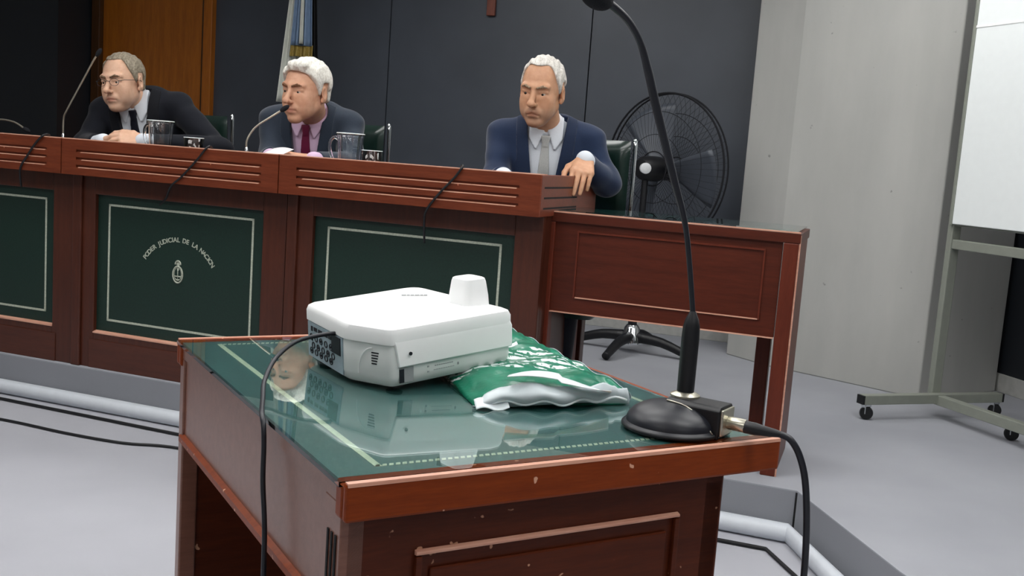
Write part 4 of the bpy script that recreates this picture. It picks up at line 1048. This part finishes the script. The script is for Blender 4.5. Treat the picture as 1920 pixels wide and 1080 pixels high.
def make_man(cfg):
    org = np.array(cfg['origin'], float)
    root = emp('person', cfg['label'], 'person', tuple(org)); root['group'] = 'men seated behind the bench'
    hc, Hr, hs = np.array(cfg['head']), rotm(*cfg['head_rot']), cfg.get('hs', 1.0)
    Tr, pc = rotm(*cfg['torso_rot']), np.array(cfg['pelvis'])
    H = cfg['H']; tw = cfg.get('tw', 1.0); tl = cfg.get('tl', .50)
    def toT(P): return ((P - pc) @ Tr).astype(np.float32)
    def toH(P): return (((P - hc) @ Hr) / hs).astype(np.float32)
    def tw_(l): return np.array(pc) + Tr @ np.array(l)
    shL, shR = tw_((.175 * tw, .0, tl)), tw_((-.175 * tw, .0, tl))
    elL, wrL, elR, wrR = [np.array(cfg[k], float) for k in ('elL', 'wrL', 'elR', 'wrR')]
    hL, hR = hand_prims(wrL, *cfg['handL'][:2], **cfg['handL'][2]), hand_prims(wrR, *cfg['handR'][:2], **cfg['handR'][2])
    neck0 = tw_((0, .012, tl + .035)); neck1 = hc + Hr @ np.array([0, .026, -.055]) * hs
    def torso(q, g=0.0):
        d = ell(q, (0, .0, tl - .10), (.175 * tw + g, .112 + g, .17 + g))
        d = smin(d, ell(q, (0, -.010, .16), (.165 * tw + g, .125 + g, .20 + g)), .06)
        d = smin(d, ell(q, (0, .01, -.02), (.17 * tw + g, .12 + g, .12 + g)), .06)
        d = smin(d, con(q, (-.150 * tw, .012, tl + .000), (.150 * tw, .012, tl + .000), .055 + g, .055 + g), .06)
        d = smin(d, con(q, (-.06, .018, tl + .040), (.06, .018, tl + .040), .045 + g, .045 + g), .05)
        return d
    nr = cfg.get('neck_r', .056)
    def skin(P):
        d = head_sdf(toH(P), H) * hs
        d = smin(d, con(P, neck1, neck0, nr, nr + .004), .022)
        if cfg.get('chin2', 0): d = smin(d, ell(toH(P), (0, -.036, -.098), (.034, .034, .022)) * hs, .02)
        d = smin(d, torso(toT(P), -.022), .03)
        for sh, el, wr, hp in ((shL, elL, wrL, hL), (shR, elR, wrR, hR)):
            a = smin(con(P, sh, el, .042, .036), con(P, el, wr, .036, .026), .02)
            a = smin(a, hand_sdf(P, hp), .012)
            d = smin(d, a, .012)
        return d
    pts = np.array([hc, shL, shR, elL, elR, wrL, wrR, pc] + [p[2] for p in hL + hR])
    lo = pts.min(0) - .17; hi = pts.max(0) + .17
    pos, qd = surfnet(skin, lo, hi, .0030)
    # natural pigmentation: lips, stubble
    ph = ((pos - hc) @ Hr) / hs; tint = np.zeros((len(pos), 4)); tint[:, 3] = 1
    lips = np.exp(-((ph[:, 0] / .021) ** 4 + ((ph[:, 2] + .0655) / .0095) ** 4)) * (ph[:, 1] < -.082)
    tint[:, 0] = np.clip(lips * .75, 0, 1)
    st = np.exp(-((ph[:, 2] + .078) / .030) ** 4) * (ph[:, 1] < -.02) * (np.abs(ph[:, 0]) < .07) * (1 - lips)
    tint[:, 1] = st * cfg.get('stubble', .1)
    npobj('body', pos, qd, cfg['skin'], root, org, tint)
    # hair, eyebrows, eyes
    hb = hc + Hr @ np.array([0, .02, .03]) * hs
    def brows(P):
        q = toH(P); a = q.copy(); a[:, 0] = np.abs(a[:, 0])
        d = con(a, (.014, -.0965, .0245), (.032, -.0915, .0300), .0042, .0046); d = smin(d, con(a, (.032, -.0915, .0300), (.046, -.080, .0265), .0044, .0026), .004)
        return (d + .0008 * np.sin(a[:, 0] * 900)) * hs
    hr = npobj('hair', *surfnet(lambda P: hair_sdf(toH(P), H) * hs, hb - .15, hb + .15, .0030), cfg['hair'], root, org)
    npobj('eyebrows', *surfnet(brows, hc - .14, hc + .14, .0018), cfg['brow'], root, org)
    for s in (-1, 1):
        e = hc + Hr @ np.array([s * .031, -.0725, .0028]) * hs - org
        eo = obj('eye', MB().ball(tuple(e), .0118 * hs, 20, 14), 'eye_white', root, smooth=True)
        g = cfg.get('gaze', (0, 0)); ir = e + Hr @ (np.array([g[0], -1, g[1]]) / np.linalg.norm([g[0], 1, g[1]])) * .0070 * hs
        obj('iris', MB().ball(tuple(ir), .0068 * hs, 16, 10), 'iris_dark', eo, smooth=True)
    # shirt and tie
    def neckc(P, r): return con(P, neck1, neck0, r, r + .004)
    def shirt(P):
        d = torso(toT(P), .0); 
        col = smax(neckc(P, nr + .0105), -neckc(P, nr + .0020), .002)
        q = toT(P)
        top = (q[:, 2] - (tl + .108 + .85 * np.minimum(q[:, 1], .02)))        # collar higher at the back
        col = smax(col, top, .004)
        d = smin(d, col, .008)
        # collar wings
        ax = np.abs(q[:, 0]); surf = torso(q, .0125)
        g = np.maximum(np.maximum(surf, -torso(q, -.004)), np.maximum((.42 * (tl + .055 - q[:, 2]) + .004 - ax) , np.maximum(ax - .066, np.maximum((tl - .016 + 1.5 * np.maximum(ax - .040, 0)) - q[:, 2] * 1.0, q[:, 1]))))
        d = smin(d, g, .004)
        d = smin(d, np.minimum(con(P, elL, wrL + (wrL - elL) / np.linalg.norm(wrL - elL) * .004, .03, .0345), con(P, elR, wrR + (wrR - elR) / np.linalg.norm(wrR - elR) * .004, .03, .0345)), .01)
        return smax(d, -neckc(P, nr - .004), .003)
    slo = np.minimum(pts[1:8].min(0), hc) - .16; shi = np.maximum(pts[1:8].max(0), neck1) + .16
    npobj('shirt', *surfnet(shirt, slo, shi, .0042), cfg['shirt'], root, org)
    def tie(P):
        q = toT(P); ax = np.abs(q[:, 0]); z = tl + .030 - q[:, 2]        # distance below the knot top
        kn = np.maximum(ax - (.0185 - .20 * z), np.maximum(-z - .004, z - .040)) 
        kn = smax(kn, torso(q, 0) - .016 + .15 * np.clip(z, 0, .05), .006)
        bw = .012 + .075 * np.clip(z, .03, .6)
        bl = np.maximum(np.maximum(ax - bw, torso(q, .0075)), np.maximum(.03 - z, z - .42))
        d = np.minimum(kn, bl)
        return np.maximum(np.maximum(d, q[:, 1] + .02), -torso(q, -.004))
    tlo = tw_((0, -.06, .30)) - np.array([.18, .25, .30]); thi = tw_((0, -.06, .30)) + np.array([.18, .25, .34])
    npobj('tie', *surfnet(tie, tlo, thi, .0026), cfg['tie'], root, org)
    # jacket
    def fold(P, a=1.0):
        x, y, z = P[:, 0], P[:, 1], P[:, 2]
        return a * (.0034 * np.sin(19 * x + 13 * z + 4 * np.sin(9 * y)) + .0024 * np.sin(41 * z - 17 * x + 3 * np.sin(14 * x)) + .0012 * np.sin(70 * z + 30 * y))
    vo = cfg.get('vopen', (.055, .33)); shp = cfg.get('vshift', 0.0)
    def Vreg(q, off=0.0):       # >0 inside the shirt opening
        z = q[:, 2] - (tl - vo[1]); ax = np.abs(q[:, 0] - shp * (tl + .05 - q[:, 2]))
        wv = .012 + (vo[0] - .012) * np.clip(z / vo[1], 0, 1.3)
        return np.minimum(wv + off - ax, np.minimum(z + off, -q[:, 1] - .012))
    def arms(P, g):
        a = None
        for sh, el, wr in ((shL, elL, wrL), (shR, elR, wrR)):
            u = (wr - el) / np.linalg.norm(wr - el)
            b = smin(con(P, sh, el, .060 + g, .052 + g), con(P, el, wr - u * .022, .052 + g, .039 + g), .03)
            a = b if a is None else np.minimum(a, b)
        return a
    def jacket(P):
        q = toT(P); d = torso(q, .017)
        d = smin(d, ell(q, (0, -.02, .06), (.19 * tw, .15, .17)), .05)
        d = np.where(q[:, 2] < -.12, d + (-.12 - q[:, 2]), d)
        qa = q.copy(); qa[:, 0] = np.abs(qa[:, 0]); d = smin(d, ell(qa, (.165 * tw, .005, tl + .034), (.070, .060, .036)), .03)
        d = smin(d, arms(P, .0), .028)
        d = d + 1.5 * fold(P) * np.clip(1.2 - np.clip((q[:, 2] - tl + .1) / .1, 0, 1), .3, 1)
        # neckline hole
        d = smax(d, -con(P, neck0 + (neck0 - neck1) * .4, neck1 + (neck1 - neck0) * .8, nr + .014, nr + .012), .006)
        d = smax(d, Vreg(q), .003)
        # cuff openings
        for el, wr in ((elL, wrL), (elR, wrR)):
            u = (wr - el) / np.linalg.norm(wr - el); h = (P - (wr - u * .012)) @ u
            rr = np.sqrt(np.maximum(((P - wr) ** 2).sum(1) - ((P - wr) @ u) ** 2, 0))
            d = np.where(rr < .09, smax(d, h, .003), d)
        return d
    npobj('jacket', *surfnet(jacket, slo - .03, shi + .03, .0045), cfg['suit'], root, org)
    def lapel(P):
        q = toT(P); x = q[:, 0] - shp * (tl + .05 - q[:, 2]); ax = np.abs(x)
        z = (q[:, 2] - (tl - vo[1])); wv = .012 + (vo[0] - .012) * np.clip(z / vo[1], 0, 1.3)
        t = z / vo[1]
        lw = np.interp(t, [0, .08, .62, .80, .801, .84, 1.2, 1.4], [.004, .020, .060, .078, .060, .050, .042, .030])
        reg = np.maximum(np.maximum(wv - .001 - ax, ax - wv - lw), np.maximum(-z, z - vo[1] * 1.45))
        d = np.maximum(np.maximum(torso(q, .0235) + fold(P, .4), -torso(q, .010)), np.maximum(reg, q[:, 1] + .01))
        return np.maximum(d, -con(P, neck0 + (neck0 - neck1) * .4, neck1, nr + .013, nr + .013))
    npobj('lapels', *surfnet(lapel, tw_((0, -.05, tl - .1)) - .30, tw_((0, -.05, tl - .1)) + .30, .0036), cfg['lapel'], root, org)
    # trousers and shoes (hidden behind the bench, seated)
    yaw = rotm(cfg['torso_rot'][0], 0, 0)
    def W(l): return np.array([pc[0], pc[1], 0]) + yaw @ np.array(l)
    zf = org[2]
    leg = []
    for s in (-1, 1):
        leg.append((W((s * .09, .0, pc[2] - .03)), W((s * .12, -.33, zf + .50)), W((s * .11, -.30, zf + .10)), W((s * .12, -.42, zf + .035))))
    def trousers(P):
        d = ell(toT(P), (0, .0, -.02), (.178 * tw, .125, .11))
        for a, b, c, e in leg: d = smin(d, smin(con(P, a, b, .085, .062), con(P, b, c, .062, .045), .03), .04)
        return d
    tp = np.array([v for l in leg for v in l] + [pc])
    npobj('trousers', *surfnet(trousers, tp.min(0) - .2, tp.max(0) + .2, .008), 'trousers_dark', root, org)
    for a, b, c, e in leg:
        def shoe(P, c=c, e=e): 
            d = smin(con(P, c + [0, 0, -.055], e, .042, .034), con(P, c, c + [0, 0, -.05], .044, .04), .03)
            return smax(d, zf + .002 - P[:, 2], .004)
        npobj('shoe', *surfnet(shoe, np.minimum(c, e) - .12, np.maximum(c, e) + .12, .005), 'shoe_black', root, org)
    return root, hc, Hr, hs, org

def A(x, y, z): return np.array([x, y, z], float)
# man in the navy suit
m3 = make_man(dict(label='white-haired man in a navy suit, his left hand on the bench end', origin=(.10, 4.12, PZ),
    head=(.060, 3.93, 1.398), head_rot=(R(-19), R(12), R(3)), hs=1.06, torso_rot=(R(-2), R(9), 0), pelvis=(.095, 4.14, .705), tl=.515, tw=.98,
    elL=(.335, 4.00, 1.065), wrL=(.240, 3.835, 1.150), elR=(-.105, 3.90, 1.02), wrR=(-.06, 3.62, 1.07),
    handL=((-.13, -.75, -.42), (.1, -.5, .85), dict(side=1, curl=((.50, .25, .12), (.42, .25, .12), (.46, .3, .12), (.55, .35, .2)), thumb=.5, spread=.0, L=.205)),
    handR=((.5, -.85, -.1), (0, 0, 1), dict(side=1, curl=(.25, .3, .25), thumb=.6)),
    H=dict(wide=.95, jowl=1.08, nose=1.15, frown=.0075, bag=1.3, hairline=.098, recede=.012, thick=.006, topk=1.0), skin='skin_tan', hair='hair_silver', brow='brow_silver', stubble=.25,
    shirt='shirt_white', tie='tie_silver', suit='suit_navy', lapel='lapel_navy', gaze=(-.25, -.15), vopen=(.066, .36), chin2=1))
# man with the burgundy tie
m2 = make_man(dict(label='white-haired man in a slate suit with a burgundy tie, leaning towards a microphone', origin=(-.90, 4.46, PZ),
    head=(-.893, 4.19, 1.347), head_rot=(R(-28), R(7), R(2)), hs=1.05, torso_rot=(R(-4), R(20), 0), pelvis=(-.885, 4.54, .715), tl=.53, tw=.92,
    elL=(-.70, 4.20, 1.06), wrL=(-.80, 3.96, 1.075), elR=(-1.045, 4.27, 1.06), wrR=(-.985, 4.02, 1.075),
    handL=((-.85, -.45, .08), (.1, -.3, 1.0), dict(side=1, curl=(.35, .4, .3), thumb=.6)),
    handR=((.85, -.35, .05), (-.1, -.2, 1.0), dict(side=-1, curl=(.35, .4, .3), thumb=.6)),
    H=dict(wide=1.0, jowl=1.05, nose=1.05, frown=.002, hairline=.082, thick=.009, quiff=1, topk=1.15, recede=-.004), skin='skin_ruddy', hair='hair_white', brow='brow_dark', stubble=.08,
    shirt='shirt_pink', tie='tie_burgundy', suit='suit_slate', lapel='lapel_slate', gaze=(-.3, 0), vopen=(.062, .36)))
# man in glasses
m1 = make_man(dict(label='man in glasses and a black suit leaning over clasped hands before the wooden door', origin=(-1.67, 4.86, PZ),
    head=(-1.785, 4.56, 1.348), head_rot=(R(-15), R(7), R(-5)), hs=1.04, torso_rot=(R(-2), R(22), R(-7)), pelvis=(-1.665, 4.87, .725), tl=.55, tw=1.0,
    elL=(-1.33, 4.52, 1.085), wrL=(-1.565, 4.235, 1.098), elR=(-1.93, 4.52, 1.06), wrR=(-1.745, 4.26, 1.085),
    handL=((-.92, -.25, .12), (-.15, -.75, .70), dict(side=1, curl=(.45, .5, .35), thumb=.6, L=.19)),
    handR=((.85, -.1, .15), (0, .4, 1.0), dict(side=-1, curl=(.5, .5, .4), thumb=.6)),
    H=dict(wide=.98, jowl=1.1, nose=1.0, frown=.005, hairline=.096, thick=.005, topk=1.0, recede=.008), skin='skin_fair', hair='hair_grey', brow='brow_grey', stubble=.15,
    shirt='shirt_white', tie='tie_navy', suit='suit_black', lapel='lapel_black', gaze=(-.3, 0), vopen=(.066, .36), chin2=1))
# glasses on the left man
root, hc, Hr, hs, org = m1
def hw(l): return tuple(hc + Hr @ np.array(l) * hs - org)
gf = MB()
for s in (-1, 1):
    P = [hw((s * .032 + .0215 * math.cos(a) * (1 if abs(math.cos(a)) < .8 else 1), -.1015 + .06 * abs(s * .032 + .0215 * math.cos(a)) ** 1.2, .004 + .0150 * math.sin(a))) for a in [2 * PI * k / 24 for k in range(24)]]
    gf.tube(P, .00095, 6, closed=True)
    gf.tube([hw((s * .052, -.098, .009)), hw((s * .070, -.082, .011)), hw((s * .081, -.02, .008)), hw((s * .082, .012, .004)), hw((s * .080, .028, -.012))], .0012, 6)
gf.tube([hw((-.011, -.1015, .008)), hw((0, -.105, .011)), hw((.011, -.1015, .008))], .0010, 6)
go = obj('eyeglasses', gf, 'port_dark', root, smooth=True)
# spectacles hanging on the navy jacket, reduced to one bent tube
root, hc, Hr, hs, org = m3

pn = MB()
Tr3, pc3 = rotm(R(-2), R(9), 0), np.array((.095, 4.14, .705))
def tl3(l): return tuple(pc3 + Tr3 @ np.array(l) - org)
pn.tube([tl3((-.098, -.135, .400)), tl3((-.088, -.150, .385)), tl3((-.086, -.155, .350)), tl3((-.092, -.158, .300))], .0024, 6, smooth=3)
obj('pen', pn, 'brushed_steel', root, smooth=True)
